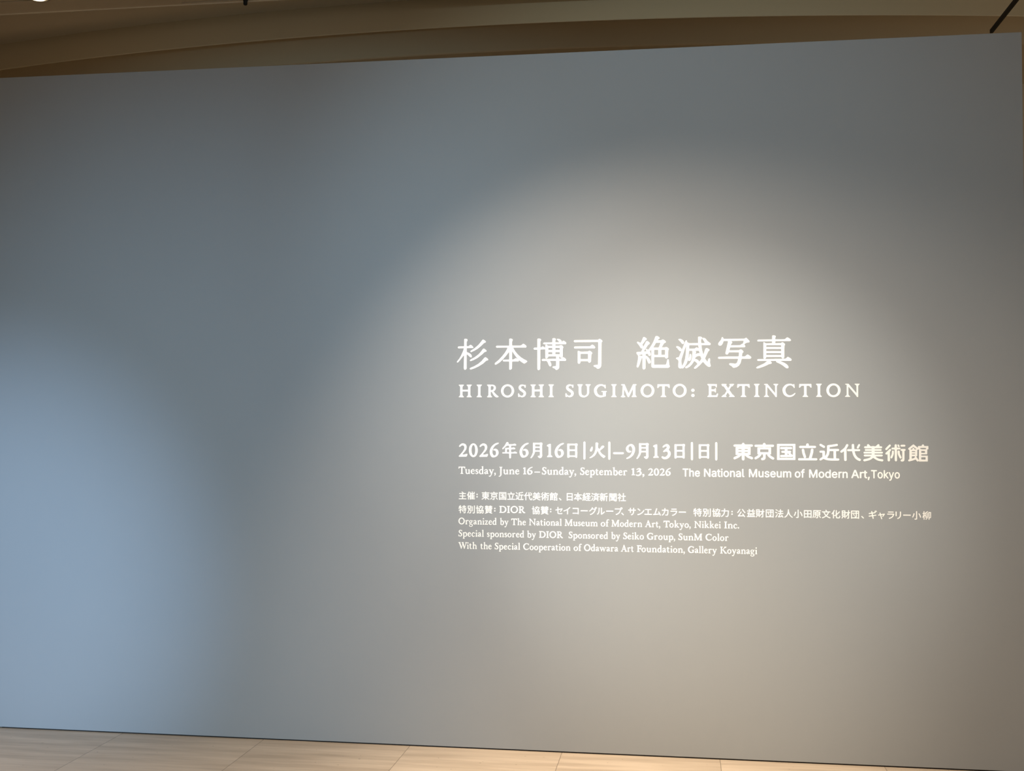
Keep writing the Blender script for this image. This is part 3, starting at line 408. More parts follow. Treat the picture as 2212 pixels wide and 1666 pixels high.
'si': ['52 -13 42 -5 36 19 37 363 40 379 52 391 100 394 119 387 128 363 128 11 122 -5 108 -15','60 434 30 467 30 499 60 532 84 538 108 532 137 499 134 459 100 431'],
'so': ['181 -22 117 0 60 51 26 123 19 211 44 299 93 360 165 396 237 398 309 369 362 315 392 243 396 163 374 83 326 19 261 -16 213 -25','176 67 221 63 253 73 281 99 297 139 303 187 293 251 270 291 237 309 205 314 165 305 139 283 120 243 113 171 123 123 141 90'],
'sn': ['56 -15 42 -5 36 19 40 380 56 393 96 395 112 391 136 373 192 395 224 399 264 396 304 380 346 339 369 283 372 19 365 -5 352 -15 328 -17 304 -16 286 -5 280 19 276 267 264 291 248 304 200 311 160 298 134 259 130 3 112 -15'],
'sl': ['120 -17 88 -7 59 17 45 41 36 81 36 497 42 513 64 524 112 523 130 505 132 89 139 73 181 57 193 17 192 1 176 -13'],
'sM': ['63 -15 49 -5 43 19 43 483 53 515 71 522 135 523 166 507 311 148 319 148 327 162 462 507 487 522 551 523 573 515 583 475 583 19 575 -7 559 -16 511 -16 489 3 487 267 479 293 459 259 359 4 343 -13 319 -17 287 -14 270 3 159 278 151 292 143 292 137 3 119 -15'],
'su': ['160 -19 112 -4 88 13 64 40 46 78 36 142 40 378 56 392 80 394 112 392 128 378 134 110 160 76 208 66 256 85 275 118 282 374 304 393 356 390 368 378 372 358 368 2 352 -12 312 -14 272 7 208 -19'],
'ss': ['150 -22 102 -9 61 19 29 67 26 99 46 112 94 118 134 72 158 64 198 63 238 78 248 91 248 115 230 132 126 161 70 190 36 243 33 291 54 339 99 379 150 397 222 397 270 381 304 355 333 307 330 283 310 271 270 265 222 310 174 314 134 299 128 267 150 246 254 218 310 187 342 139 346 91 326 43 278 -1 222 -20'],
'sm': ['56 -15 42 -5 36 19 36 363 48 389 104 394 136 375 192 398 232 401 272 389 320 353 376 388 448 402 504 385 545 347 563 315 571 275 572 19 560 -11 504 -16 482 3 477 275 456 306 416 315 371 299 353 267 349 3 328 -16 272 -11 260 19 257 275 240 302 200 314 160 303 133 267 130 3 112 -15'],
'sf': ['82 -13 72 -5 66 19 64 299 50 310 2 317 -8 331 -9 371 10 393 50 396 61 403 74 474 114 522 178 545 226 542 253 523 242 467 226 456 194 458 171 451 159 435 158 411 170 397 218 394 236 387 244 371 243 331 226 313 170 309 159 299 155 3 138 -15','105 355 114 348 117 355'],
'sd': ['173 -22 101 6 77 27 43 75 27 115 17 179 35 283 77 349 102 371 141 391 173 398 221 398 285 376 293 395 297 507 317 521 373 519 385 507 389 483 387 3 365 -16 317 -15 285 6 229 -20','176 67 221 64 253 77 279 107 292 147 297 195 281 267 256 299 221 312 181 311 149 296 127 267 115 227 114 163 125 117 148 83'],
'sr': ['56 -15 42 -5 36 19 39 379 64 394 104 394 136 377 184 397 240 397 258 379 256 322 240 310 200 310 168 301 144 283 133 259 130 3 112 -15'],
'sA': ['19 -15 7 -5 7 19 186 507 211 522 283 517 296 499 455 67 474 11 472 -5 443 -17 403 -16 387 -9 339 110 323 126 171 127 155 126 142 115 105 11 91 -9 67 -17','187 219 275 215 291 219 295 227 243 376 235 378 224 355 185 243'],
's,': ['41 -134 27 -124 24 -108 53 68 73 85 137 84 149 68 147 52 100 -116 81 -134'],
'sk': ['56 -15 42 -5 36 19 36 491 40 508 56 521 104 522 122 515 130 499 136 264 152 266 280 390 344 395 368 383 364 363 238 235 227 211 382 3 376 -10 360 -16 288 -11 168 137 152 149 133 131 131 11 125 -5 104 -16'],
'sy': ['68 -159 45 -150 35 -134 48 -86 60 -74 100 -73 116 -66 136 -30 143 2 11 354 9 378 20 390 52 394 84 390 99 378 180 157 196 138 291 378 316 393 372 388 382 370 378 354 202 -94 178 -126 148 -147 108 -160'],
'j主': ['108 -60 64 -57 45 -38 44 17 64 41 416 45 438 55 438 248 416 258 163 260 133 281 130 314 136 347 163 362 433 369 443 391 443 512 438 540 416 550 108 553 86 589 97 644 130 655 482 659 489 666 477 688 367 787 383 820 438 845 592 728 647 657 867 655 900 644 910 589 889 553 592 550 561 534 559 391 570 368 845 361 866 347 872 314 869 281 845 261 570 253 559 226 559 72 569 50 592 44 944 41 965 6 955 -50 911 -60'],
'j催': ['160 -89 143 -51 139 389 127 394 72 346 50 363 21 422 132 620 215 834 237 846 259 844 297 829 309 807 249 620 248 345 259 310 281 324 327 389 392 532 348 587 347 774 365 807 413 811 435 802 445 774 448 675 457 663 490 658 567 660 586 675 589 818 611 853 666 854 687 840 695 675 721 659 815 664 825 686 831 796 864 812 919 802 930 752 930 598 919 565 886 554 732 553 710 543 709 532 732 484 754 468 919 465 952 448 956 400 941 373 754 365 735 345 754 324 897 322 925 312 934 268 919 241 754 233 734 213 754 187 918 180 933 158 933 125 908 99 754 96 734 70 754 49 952 44 973 15 963 -40 930 -51 490 -51 468 -57 435 -92 380 -93 353 -62 347 213 292 199 259 220 248 191 244 -73 215 -94','512 48 611 50 625 81 600 97 479 96 460 81 463 59','467 191 600 186 622 196 626 213 600 234 479 233 459 213','463 334 490 323 600 323 625 345 600 366 490 366 463 356','545 466 600 467 615 477 598 532 578 552 523 553 499 532 488 477'],
'j東': ['456 -84 445 -50 444 115 434 133 247 -2 115 -71 82 -68 38 -17 37 5 49 17 221 104 313 169 328 192 302 202 170 204 140 225 143 588 170 603 423 606 444 632 434 654 412 659 71 662 51 687 52 742 71 760 93 764 423 765 443 786 451 841 489 857 544 847 556 786 577 765 940 757 953 742 956 698 950 676 929 661 588 659 565 654 556 632 577 606 841 603 867 588 870 225 841 204 698 202 669 192 698 158 797 92 957 16 967 -17 918 -73 886 -72 764 -10 566 128 555 104 551 -72 522 -93','252 302 423 298 442 313 442 346 412 362 258 360 242 335','565 302 742 298 761 313 761 346 731 362 577 361 557 346','252 456 423 452 442 467 443 489 423 509 269 510 243 489','565 456 742 452 761 467 762 489 742 509 577 509 556 489'],
'j京': ['368 -96 310 -85 284 -8 302 5 412 4 439 14 442 234 423 250 214 251 181 262 170 311 170 531 180 564 236 575 797 575 830 565 841 531 834 267 808 252 571 245 561 223 559 -8 545 -52 489 -88','93 -52 52 -19 50 14 139 102 225 208 247 214 307 190 311 157 227 47 126 -51','863 -58 686 146 684 179 720 206 753 212 775 198 936 14 943 -8 929 -29 885 -57','290 355 709 352 725 377 724 454 698 476 302 475 286 465 280 443 280 377','71 628 49 663 51 707 67 729 423 737 437 751 410 806 411 828 478 857 510 839 577 740 918 734 940 724 950 696 944 641 918 626'],
'j国': ['83 -84 72 -28 72 764 83 803 138 813 886 813 919 803 930 742 930 -39 919 -83 897 -93 842 -91 809 -50 787 -45 226 -45 187 -50 149 -92','187 60 809 60 820 93 820 654 809 703 215 709 182 698 176 93','281 115 237 117 215 132 210 181 220 203 248 213 424 216 439 236 440 313 424 343 270 352 254 379 256 423 292 444 424 447 439 467 440 522 435 544 413 554 248 558 227 588 236 643 292 654 721 654 760 643 769 588 754 561 567 553 546 533 545 478 551 456 567 446 710 444 743 427 743 364 692 335 746 258 756 225 790 192 793 148 782 126 743 115','551 225 600 214 648 225 590 302 581 335 567 342 547 324'],
'j立': ['106 -51 62 -48 43 -29 42 26 58 48 304 54 322 59 325 70 227 477 226 499 238 518 304 535 330 510 422 125 414 92 370 70 368 59 436 53 513 54 536 70 592 224 678 521 711 538 766 525 785 510 759 389 655 70 678 54 942 50 963 15 953 -41 909 -51','106 561 84 576 78 609 84 652 106 667 445 675 452 697 418 818 436 843 480 856 502 854 523 829 579 672 887 668 909 659 919 631 913 576 887 560'],
'j近': ['80 -67 40 -22 31 11 80 68 170 143 173 352 157 382 69 386 46 396 36 440 46 484 102 495 234 495 267 484 278 451 278 154 284 132 300 125 344 201 385 352 399 495 399 759 410 787 850 851 872 849 907 825 933 792 916 765 762 732 542 708 520 699 510 682 510 583 531 562 927 561 949 557 967 539 969 484 953 462 806 455 786 440 784 110 773 69 751 58 707 58 676 88 671 440 652 455 542 456 520 454 505 440 477 264 401 66 432 49 520 38 949 53 975 33 950 -44 905 -60 762 -66 454 -59 366 -35 223 44 182 22 102 -65','223 600 75 770 80 798 124 826 146 827 168 811 252 726 300 660 285 627 245 600'],
'j代': ['194 -83 183 -49 180 413 172 424 161 420 85 347 62 340 17 402 18 434 173 611 293 820 315 839 381 823 394 798 296 600 293 523 304 490 337 514 538 545 547 567 535 820 557 839 623 835 638 809 652 600 667 562 920 589 942 585 960 567 967 512 953 490 700 455 679 446 674 424 732 171 769 94 808 50 843 33 866 39 896 171 909 186 931 185 982 149 985 105 958 -5 927 -60 887 -89 843 -90 766 -61 704 -5 651 83 610 193 559 424 535 434 348 415 326 426 304 465 293 402 292 -60 282 -83 260 -92','876 608 715 765 709 787 722 804 755 826 788 822 931 688 943 666 938 644'],
'j美': ['71 -81 37 -25 39 -3 280 72 343 118 372 162 346 173 93 175 66 206 76 261 115 272 401 273 426 294 423 307 401 315 60 319 39 349 48 404 82 415 412 415 434 421 443 437 439 459 423 468 148 476 131 514 134 547 148 562 423 570 439 580 442 602 412 618 104 621 84 646 88 701 115 716 259 723 260 745 220 811 236 835 280 853 313 842 390 732 423 717 599 722 687 850 709 855 774 833 782 811 743 745 742 726 900 712 917 679 907 629 874 618 577 617 557 591 566 575 588 569 852 565 870 547 870 492 841 471 577 468 561 459 556 437 566 421 588 415 940 413 964 393 964 338 929 316 566 314 544 294 566 272 907 272 940 261 950 206 929 176 654 173 625 162 658 118 731 71 797 44 951 6 962 -25 929 -76 907 -88 874 -85 720 -39 599 35 500 134 430 52 335 -14 191 -69 104 -88'],
'j術': ['145 -85 134 -51 132 301 123 313 112 311 79 285 57 281 19 323 8 356 127 488 222 633 255 648 332 616 426 620 436 642 437 818 464 849 519 847 537 829 550 785 607 792 673 723 684 725 700 763 728 773 926 773 954 763 963 708 948 681 717 672 686 620 712 554 728 544 937 542 972 521 974 477 965 455 904 441 889 422 887 15 865 -51 783 -84 706 -83 674 -62 658 -7 669 15 761 22 780 37 781 422 761 442 684 450 651 507 574 510 547 499 547 455 596 440 632 389 719 235 734 191 728 174 684 148 662 152 575 312 552 334 541 301 541 -51 530 -84 475 -95 439 -73 436 224 431 251 420 253 310 80 288 67 244 82 235 70 232 -62 222 -84 189 -95','237 180 255 176 269 191 343 323 397 477 387 507 277 521 238 466','79 573 57 585 32 620 31 653 103 719 200 843 222 851 282 829 286 796 234 719 131 609','551 620 596 615 618 631 585 691 552 721 541 675'],
'j館': ['519 -86 502 -48 501 524 431 578 408 568 420 524 418 227 402 205 365 195 359 183 433 18 432 -15 376 -46 354 -29 332 19 310 25 90 -73 72 -59 52 -15 49 7 79 47 84 73 84 513 79 539 38 568 19 623 31 645 136 733 222 843 244 857 299 833 317 788 431 698 452 733 475 743 640 747 650 766 633 821 684 854 714 843 772 748 915 743 944 722 947 579 937 556 882 540 872 524 871 348 860 315 827 304 629 303 603 282 607 265 629 255 871 254 903 238 906 -70 882 -90 849 -91 794 -50 629 -49 574 -90','612 51 805 50 815 73 813 139 783 155 618 153 602 128 602 73','189 84 211 80 281 117 271 194 211 199 189 189','194 293 310 289 324 304 324 326 299 342 200 340 184 315','612 403 761 399 777 425 772 480 750 490 618 488 601 458','194 436 310 433 324 458 299 474 200 472 186 458','127 579 156 568 200 576 192 623 167 624','309 579 354 568 394 579 310 668 266 705 244 707 222 669 275 656','585 590 827 590 849 600 853 623 827 644 552 643 531 623 536 601'],
'j、': ['269 -64 49 154 49 183 104 230 137 227 181 190 345 18 348 -4 335 -23 291 -59'],
'j日': ['173 -73 162 -17 162 731 172 775 217 786 833 779 846 764 849 731 849 -39 839 -72 811 -83 756 -80 712 -24 327 -23 282 -28 250 -80 195 -82','282 93 723 92 734 126 728 324 690 335 283 329 272 280 272 115','327 445 723 451 734 478 731 665 701 681 283 676 272 654 273 467 283 451'],
'j本': ['452 -84 442 -61 439 71 430 87 243 94 220 104 199 139 111 76 89 72 34 126 40 159 145 247 232 349 332 522 309 538 78 540 56 556 51 610 61 632 89 642 430 649 441 676 447 841 463 854 518 857 540 851 554 830 558 665 573 645 914 642 947 625 950 566 935 544 683 537 665 522 714 423 782 328 972 148 925 82 903 73 804 139 760 95 573 90 558 71 551 -76 518 -94','269 203 408 197 438 214 441 423 430 464 269 225','567 203 705 198 727 202 731 214 573 461 562 460 557 423 557 225'],
'j経': ['60 -75 32 -62 20 -40 71 200 104 210 170 181 192 205 247 212 265 191 274 147 290 4 282 -29 236 -51 204 -40 170 162 159 154 110 -62 93 -77','423 -66 401 -51 390 -3 357 7 339 26 286 191 291 217 326 246 316 268 170 250 82 227 50 246 33 312 132 422 149 455 137 463 71 456 49 463 24 521 26 543 89 620 198 829 225 852 291 829 303 807 193 598 192 579 214 571 244 587 302 686 324 705 388 675 398 642 307 488 313 476 349 466 390 416 533 469 585 510 467 697 423 711 404 730 402 774 412 796 445 807 841 807 907 790 927 763 909 708 854 609 784 521 779 499 841 461 962 419 980 389 940 335 918 327 742 386 742 278 764 268 907 264 925 246 929 213 925 191 907 172 764 168 742 158 737 59 747 37 764 32 951 28 971 4 966 -51 929 -68','438 37 599 31 629 48 632 136 621 163 456 175 442 191 439 235 448 257 467 266 621 274 632 301 632 393 610 394 467 332 417 323 423 268 383 235 376 213','224 367 280 369 285 389 269 419 247 410','665 411 692 411 694 422 676 427','663 587 687 579 709 595 765 664 775 700 621 708 588 697 599 664'],
'j済': ['308 -82 265 -49 262 -27 315 39 359 127 377 204 385 347 374 377 319 385 287 446 308 466 467 501 495 523 374 651 319 657 286 675 242 643 220 647 88 756 80 776 99 811 121 832 143 831 275 736 330 753 528 755 546 765 533 831 550 845 594 855 619 842 660 772 682 756 924 754 957 743 968 710 957 666 858 650 752 534 770 511 946 480 972 457 935 395 869 388 853 369 846 -71 803 -88 770 -85 754 -71 746 61 737 77 484 83 451 72 401 -16 354 -71 330 -87','99 -61 60 -27 56 6 200 292 231 305 270 270 276 237 140 -49 121 -67','489 182 715 176 737 182 747 204 726 230 517 231 485 215','539 325 726 326 742 336 758 402 748 414 638 451 594 448 477 402 490 336','176 378 32 490 33 520 66 561 88 562 132 537 228 457 231 435 209 395','593 578 638 571 704 620 716 644 693 654 528 651 521 644 532 622'],
'j新': ['775 -83 758 -45 758 384 753 406 731 416 665 416 642 406 613 120 568 -12 522 -76 500 -73 455 -34 467 39 428 54 346 193 335 164 334 -1 322 -34 299 -56 258 -72 192 -71 170 -56 155 -12 159 9 225 27 234 43 234 230 214 255 193 252 207 219 204 197 164 109 115 33 82 23 40 54 38 87 89 164 122 241 115 253 60 259 38 274 38 340 71 356 214 358 235 384 230 417 214 426 60 429 30 450 27 483 38 511 126 523 141 538 113 637 49 671 45 725 60 746 214 755 223 769 207 813 210 835 269 856 296 846 339 769 357 755 489 751 533 729 566 762 852 833 885 825 923 791 933 769 913 747 665 684 638 659 639 538 654 518 940 515 962 505 972 483 962 427 885 415 864 395 859 -67 830 -88','488 142 500 133 514 153 528 230 522 266 445 255 432 241','340 230 346 221 357 226 372 241 370 252 346 250','521 340 533 343 538 384 537 417 522 433 357 426 336 406 346 361 489 355','254 527 291 522 317 538 348 626 342 648 225 647 221 626','431 527 533 522 533 672 459 637 426 549'],
'j聞': ['86 -85 75 -40 81 796 119 812 449 809 470 774 467 488 427 459 218 466 184 455 178 -62 152 -93','746 -89 706 -7 735 16 801 16 821 37 821 444 801 464 570 459 536 477 526 510 526 774 537 802 559 811 900 811 931 785 929 -18 906 -62 867 -86 801 -95','603 -52 586 15 570 24 295 4 251 4 230 15 221 81 240 95 295 102 305 125 305 323 295 345 251 353 235 367 230 411 251 443 284 450 713 450 758 433 768 400 761 367 693 334 691 158 702 131 779 124 795 103 795 70 768 40 699 26 697 -18 680 -52 636 -62','421 114 564 125 438 134 416 125','413 224 438 214 559 214 581 221 583 235 559 245 438 245 416 238','426 334 559 332 571 334 571 345 438 347 426 345','185 565 207 554 339 554 364 576 339 597 207 597 185 587','636 565 658 554 790 554 812 560 820 576 801 596 658 597 636 587','185 697 207 686 339 686 362 708 339 724 207 724 190 719','636 697 658 686 790 686 812 692 818 708 790 724 658 724 641 719'],
'j社': ['200 -87 184 -60 178 269 156 268 90 217 57 208 19 281 26 303 189 444 274 556 266 581 68 584 37 611 37 655 57 679 212 688 214 710 153 809 169 831 211 850 244 833 299 764 321 728 328 688 387 678 422 644 387 556 316 435 324 413 434 292 409 243 376 223 310 284 292 281 284 -71 255 -92','431 -60 387 -57 368 -38 366 17 387 46 607 50 629 61 634 402 618 432 431 441 415 468 417 523 442 543 607 545 629 555 636 831 662 856 717 855 738 820 745 556 772 545 926 543 948 527 953 501 950 457 926 437 772 435 745 424 740 72 761 51 959 43 974 17 972 -38 959 -54 926 -60'],
'j特': ['685 -94 630 -84 604 -17 619 7 718 11 743 27 745 225 729 255 575 258 546 247 649 93 640 71 586 40 564 51 458 192 451 214 465 252 377 275 311 253 300 225 299 -61 289 -84 256 -94 212 -88 196 -61 190 205 168 210 80 185 47 206 35 258 44 280 175 324 194 346 195 511 179 541 157 537 146 522 118 412 103 390 53 401 29 434 87 764 113 776 168 758 176 742 173 665 190 663 196 819 212 851 267 856 293 841 302 665 311 653 366 646 387 632 394 577 410 557 597 555 619 565 619 632 597 642 454 646 435 665 432 709 454 744 614 753 630 840 652 855 718 847 740 752 894 746 920 731 927 687 916 653 883 643 751 641 730 621 729 588 735 566 751 556 938 554 966 544 975 522 970 467 949 452 861 445 850 401 861 367 960 352 970 324 967 280 938 259 872 256 851 236 850 -6 837 -50 784 -86','400 368 729 364 743 379 743 434 718 450 399 452 377 468 366 534 322 542 301 522 303 379 322 369 377 380'],
'j別': ['734 -96 678 -85 649 -8 668 10 789 9 818 25 823 806 844 835 899 838 921 828 932 795 926 -8 910 -52 877 -79 800 -96','85 -88 38 -52 27 -19 85 50 133 146 169 278 184 421 173 445 107 450 81 476 85 794 129 811 491 806 508 773 502 465 470 449 316 447 295 432 290 410 305 379 481 376 510 355 501 124 474 -30 448 -69 404 -89 305 -96 249 -74 230 -19 239 1 371 10 385 36 397 102 404 261 382 272 294 271 272 255 232 113 186 14 129 -60','591 152 574 190 575 696 591 728 646 734 668 728 684 696 683 179 657 148','228 553 393 559 404 597 403 685 393 707 189 707 179 685 180 575 195 555'],
'j協': ['158 -86 147 -52 145 465 125 485 37 497 26 542 44 586 125 593 144 608 147 817 158 845 213 855 245 839 253 608 268 593 356 585 370 564 375 520 389 509 488 567 523 608 534 641 510 651 400 655 379 685 384 729 411 744 565 750 579 773 588 828 609 852 664 853 684 839 684 762 697 748 909 740 922 718 922 685 900 531 873 465 825 421 818 366 824 344 840 334 939 331 963 311 954 58 941 -19 922 -63 884 -89 829 -96 785 -93 762 -63 759 -8 829 -1 850 25 866 212 857 234 840 239 808 223 781 113 734 3 666 -74 642 -85 598 -61 521 -95 444 -86 424 -19 444 -5 499 3 514 36 526 212 515 234 499 238 478 223 448 102 407 3 347 -74 312 -87 268 -50 224 -94','258 -19 290 1 331 58 375 201 367 234 302 245 286 267 295 322 367 334 387 355 387 410 345 475 323 486 268 484 253 465','613 36 620 25 642 40 676 102 701 190 697 234 642 239 623 223','543 333 620 327 713 344 717 410 681 443 666 509 686 523 763 520 788 531 810 597 807 642 785 651 664 648 576 519 483 443 494 344'],
'j賛': ['105 -92 56 -44 57 -22 206 22 236 33 237 44 182 55 167 77 163 418 149 430 83 414 43 451 34 473 50 492 138 536 182 583 171 597 68 605 50 638 60 671 83 681 193 683 215 693 204 706 94 715 79 737 83 781 105 795 204 799 248 854 303 854 336 802 457 795 485 770 485 737 468 715 347 706 336 692 490 676 644 692 633 706 523 715 506 737 506 770 534 795 644 802 677 854 743 851 776 799 897 796 919 787 928 737 908 711 787 707 770 693 787 684 919 681 941 671 951 638 934 605 842 598 824 583 875 545 952 517 970 495 930 438 908 433 864 444 849 429 845 77 831 55 790 44 791 33 814 22 941 -25 954 -44 949 -55 885 -88 853 -92 589 -1 567 46 457 49 434 44 413 4 347 -27 160 -90','276 143 303 132 710 132 732 138 738 154 710 170 303 170 281 165','278 264 314 253 699 253 732 261 734 275 699 285 314 285 281 278','282 374 710 369 737 385 710 401 303 401 281 395','251 495 292 484 339 495 317 517 281 530 259 517','655 495 710 484 765 495 732 535 710 544','478 528 568 561 595 583 592 594 490 604 388 594 399 572'],
'jセ': ['497 -32 376 -13 334 12 308 45 288 133 282 397 255 404 90 372 68 380 54 408 50 463 68 481 279 529 288 562 286 760 310 785 376 786 402 771 404 573 420 551 816 631 858 617 896 573 773 364 697 265 662 237 640 239 596 264 582 298 689 430 717 485 673 489 442 442 409 426 404 144 412 111 431 91 475 78 629 78 827 101 849 94 857 78 855 12 827 -14 673 -32'],
'jイ': ['501 -39 487 -12 490 373 479 405 138 272 105 292 80 362 105 382 324 461 490 546 661 670 776 781 809 788 867 736 865 703 614 483 611 -23 578 -45'],
'jコ': ['761 -17 739 21 717 31 189 27 156 37 145 109 167 144 717 142 739 153 744 186 739 571 706 582 189 583 166 593 157 615 157 670 167 692 189 700 816 697 859 681 864 10 838 -21'],
'jー': ['154 321 110 324 91 343 90 420 121 446 869 447 902 437 912 409 909 343 880 322'],
'jグ': ['220 -76 155 -17 155 5 367 104 506 211 618 357 673 467 688 533 660 544 396 540 238 379 132 304 61 346 57 379 187 481 264 564 334 665 396 786 429 790 484 771 502 753 471 676 474 654 715 649 748 657 754 676 706 764 709 786 748 808 781 801 857 665 831 632 840 588 781 425 683 247 591 137 473 37 318 -50 253 -77','902 673 817 797 822 830 858 848 891 840 965 720 953 687'],
'jル': ['129 -31 74 3 60 28 164 149 222 270 249 457 251 743 272 762 349 761 369 732 365 512 331 237 290 138 241 61 173 -16','569 -30 525 1 511 28 511 732 525 758 591 765 624 754 630 732 635 143 668 146 750 204 899 351 929 336 962 281 910 202 789 94 679 20 591 -29'],
'jプ': ['281 -43 222 17 220 50 402 124 553 237 607 303 659 391 715 567 710 581 688 588 149 590 126 600 117 622 117 677 127 699 710 699 735 710 766 787 820 833 875 847 947 820 978 787 996 743 999 710 986 666 937 611 847 578 780 380 688 215 600 119 501 46 380 -18 314 -42','849 677 886 673 915 699 912 743 886 764 853 763 830 743 824 710'],
'jサ': ['416 -49 370 -5 362 17 380 39 499 105 561 171 594 237 614 325 619 468 592 479 383 473 372 446 372 248 350 228 284 228 257 259 251 468 229 478 75 477 55 501 55 567 75 590 229 589 251 599 259 765 295 786 350 785 373 765 372 622 383 595 603 590 623 611 625 776 647 790 713 790 738 765 741 600 768 589 922 586 936 567 936 501 911 479 768 479 741 468 715 248 668 127 620 61 548 0 449 -54'],
'jン': ['193 -28 137 44 145 77 336 127 528 220 611 278 723 385 864 577 886 578 897 567 931 506 928 473 848 352 721 218 589 119 435 39 281 -15','413 457 167 660 170 693 215 738 237 740 270 721 479 550 489 528 480 506 435 462'],
'jエ': ['136 26 92 29 73 48 71 114 92 143 411 142 433 152 438 180 433 560 411 570 147 571 130 609 141 675 840 682 867 675 878 609 862 571 587 570 556 554 554 169 564 147 587 141 917 140 933 103 923 37 884 26'],
'jム': ['841 -38 793 62 764 77 115 4 77 18 62 84 70 117 93 127 192 130 218 161 359 579 406 755 423 775 511 764 527 755 531 733 346 156 379 145 720 190 719 216 629 370 643 395 698 419 720 417 834 238 944 18 940 -4 918 -20 863 -43'],
'jカ': ['172 -34 117 7 104 36 238 154 298 234 351 344 385 487 359 508 128 515 114 531 111 564 113 597 128 618 392 625 403 652 401 784 425 804 480 806 502 802 520 784 524 626 799 621 862 586 864 454 840 190 810 61 766 -4 689 -30 535 -24 508 -8 498 58 513 84 656 80 701 102 725 179 749 388 749 487 733 507 535 509 513 504 499 487 449 289 361 124 271 23 205 -28'],
'jラ': ['347 -45 296 11 290 33 299 44 479 107 600 186 695 297 734 374 738 407 710 418 149 419 127 451 138 521 820 529 881 495 889 473 833 319 792 242 721 147 633 70 545 16 391 -49','248 648 222 660 215 704 218 737 248 758 776 759 809 748 819 726 817 671 798 650'],
'j力': ['105 -91 54 -43 50 -15 223 133 303 243 352 353 383 507 358 528 83 535 67 562 77 628 105 638 380 645 391 672 393 826 413 850 446 853 489 848 504 826 508 661 523 641 875 639 914 628 923 595 890 166 857 12 816 -54 765 -82 688 -91 589 -86 556 -63 538 -10 545 15 710 18 732 25 748 45 780 177 808 496 803 518 787 527 534 529 501 517 459 320 413 210 351 111 237 -10 138 -83'],
'j公': ['840 -78 785 4 763 20 169 -24 141 1 123 67 246 202 346 353 444 525 477 544 543 517 554 485 322 111 411 106 675 124 687 144 609 254 605 276 631 300 686 314 818 154 930 -21 925 -43 906 -59 862 -80','103 369 48 417 48 441 203 617 312 812 345 821 400 804 411 772 388 716 279 532 147 378 125 365','884 370 767 496 662 639 586 771 584 793 598 807 653 828 675 822 818 611 968 452 971 430 920 375'],
'j益': ['97 -64 41 -53 32 2 53 31 130 35 152 46 157 288 146 310 97 321 64 365 65 387 229 472 339 548 394 516 405 486 251 376 240 365 251 351 802 354 803 365 779 381 591 464 588 497 636 548 939 409 941 387 911 338 889 328 856 332 851 321 850 68 867 37 961 24 970 -31 955 -58','268 46 328 36 348 57 349 222 328 248 284 248 264 233','459 46 482 35 526 36 546 57 547 222 537 244 482 249 456 233','653 46 702 35 740 46 746 211 735 244 669 248 649 233','119 563 58 574 48 596 53 644 86 661 262 662 283 673 280 695 215 805 229 828 284 848 339 793 411 673 449 662 592 671 702 841 724 850 757 842 787 827 794 805 724 672 746 662 922 660 948 629 944 581 911 563 636 556 394 563 350 554'],
'j財': ['690 -95 635 -85 608 -18 624 6 723 11 742 26 744 301 734 334 619 180 514 76 479 81 426 156 393 147 475 4 471 -18 448 -37 415 -50 390 -40 295 103 298 147 272 157 241 147 206 48 118 -76 85 -87 30 -46 30 -18 92 59 131 136 118 156 79 169 69 191 68 774 85 811 426 816 452 785 454 642 466 620 712 620 734 626 743 642 745 807 755 840 811 850 844 833 854 631 965 609 974 543 954 518 866 513 851 499 849 4 838 -40 789 -83','456 180 470 176 492 194 594 312 681 455 697 499 690 511 458 510','183 257 338 256 348 279 346 334 316 350 184 345 173 312','183 444 338 443 348 466 346 521 316 537 184 532 173 499','183 631 338 630 348 653 346 708 316 724 184 719 173 686'],
'j団': ['79 -84 68 -28 68 753 78 797 134 808 882 808 926 797 937 742 937 -39 926 -83 904 -93 849 -91 816 -56 794 -50 222 -50 189 -53 145 -92','183 60 453 57 462 71 439 137 449 159 552 165 574 175 579 434 569 467 222 474 199 489 191 522 199 555 222 569 563 573 579 599 574 698 211 703 178 693 172 93','618 60 794 54 824 71 827 445 816 482 706 471 686 456 682 159 663 104 618 71','398 223 280 401 288 429 332 453 354 446 398 397 470 280 464 244 420 221','802 566 816 562 826 588 826 676 816 698 689 698 684 599 694 577'],
'j法': ['875 -86 830 -16 809 -1 402 -55 370 -38 353 6 356 39 448 160 527 314 501 330 347 333 327 358 328 413 358 434 567 437 583 468 578 567 556 577 391 581 372 600 371 655 402 681 573 688 583 710 585 831 611 856 655 857 681 842 688 710 699 687 886 680 911 655 912 611 897 584 699 572 688 545 694 446 721 435 930 431 948 413 951 369 941 341 919 331 666 324 527 83 556 72 743 96 751 116 700 193 697 215 732 241 776 244 853 145 949 -27 941 -61','127 -74 80 -38 68 -5 248 299 281 311 325 270 327 237 161 -60','215 388 44 490 39 523 72 563 116 561 270 471 275 446 264 424 237 390','281 654 94 764 89 787 116 825 138 838 160 835 327 743 336 721 328 699 303 663'],
'j人': ['95 -82 44 -35 40 -7 205 121 320 273 386 427 415 548 444 834 469 854 535 852 556 823 552 691 564 603 590 493 642 350 710 229 747 185 832 96 963 9 969 -24 920 -76 898 -79 747 20 616 174 502 390 393 174 319 75 226 -13 128 -78'],
'j小': ['348 -94 292 -83 262 -6 293 15 422 16 445 38 448 808 469 837 535 838 557 823 562 797 559 -6 541 -50 513 -74 436 -94','898 111 879 126 803 346 698 555 710 588 755 606 788 602 834 533 922 357 979 203 982 148','84 133 29 169 26 192 75 269 126 379 186 588 216 604 282 591 295 577 294 544 216 304 128 148 106 129'],
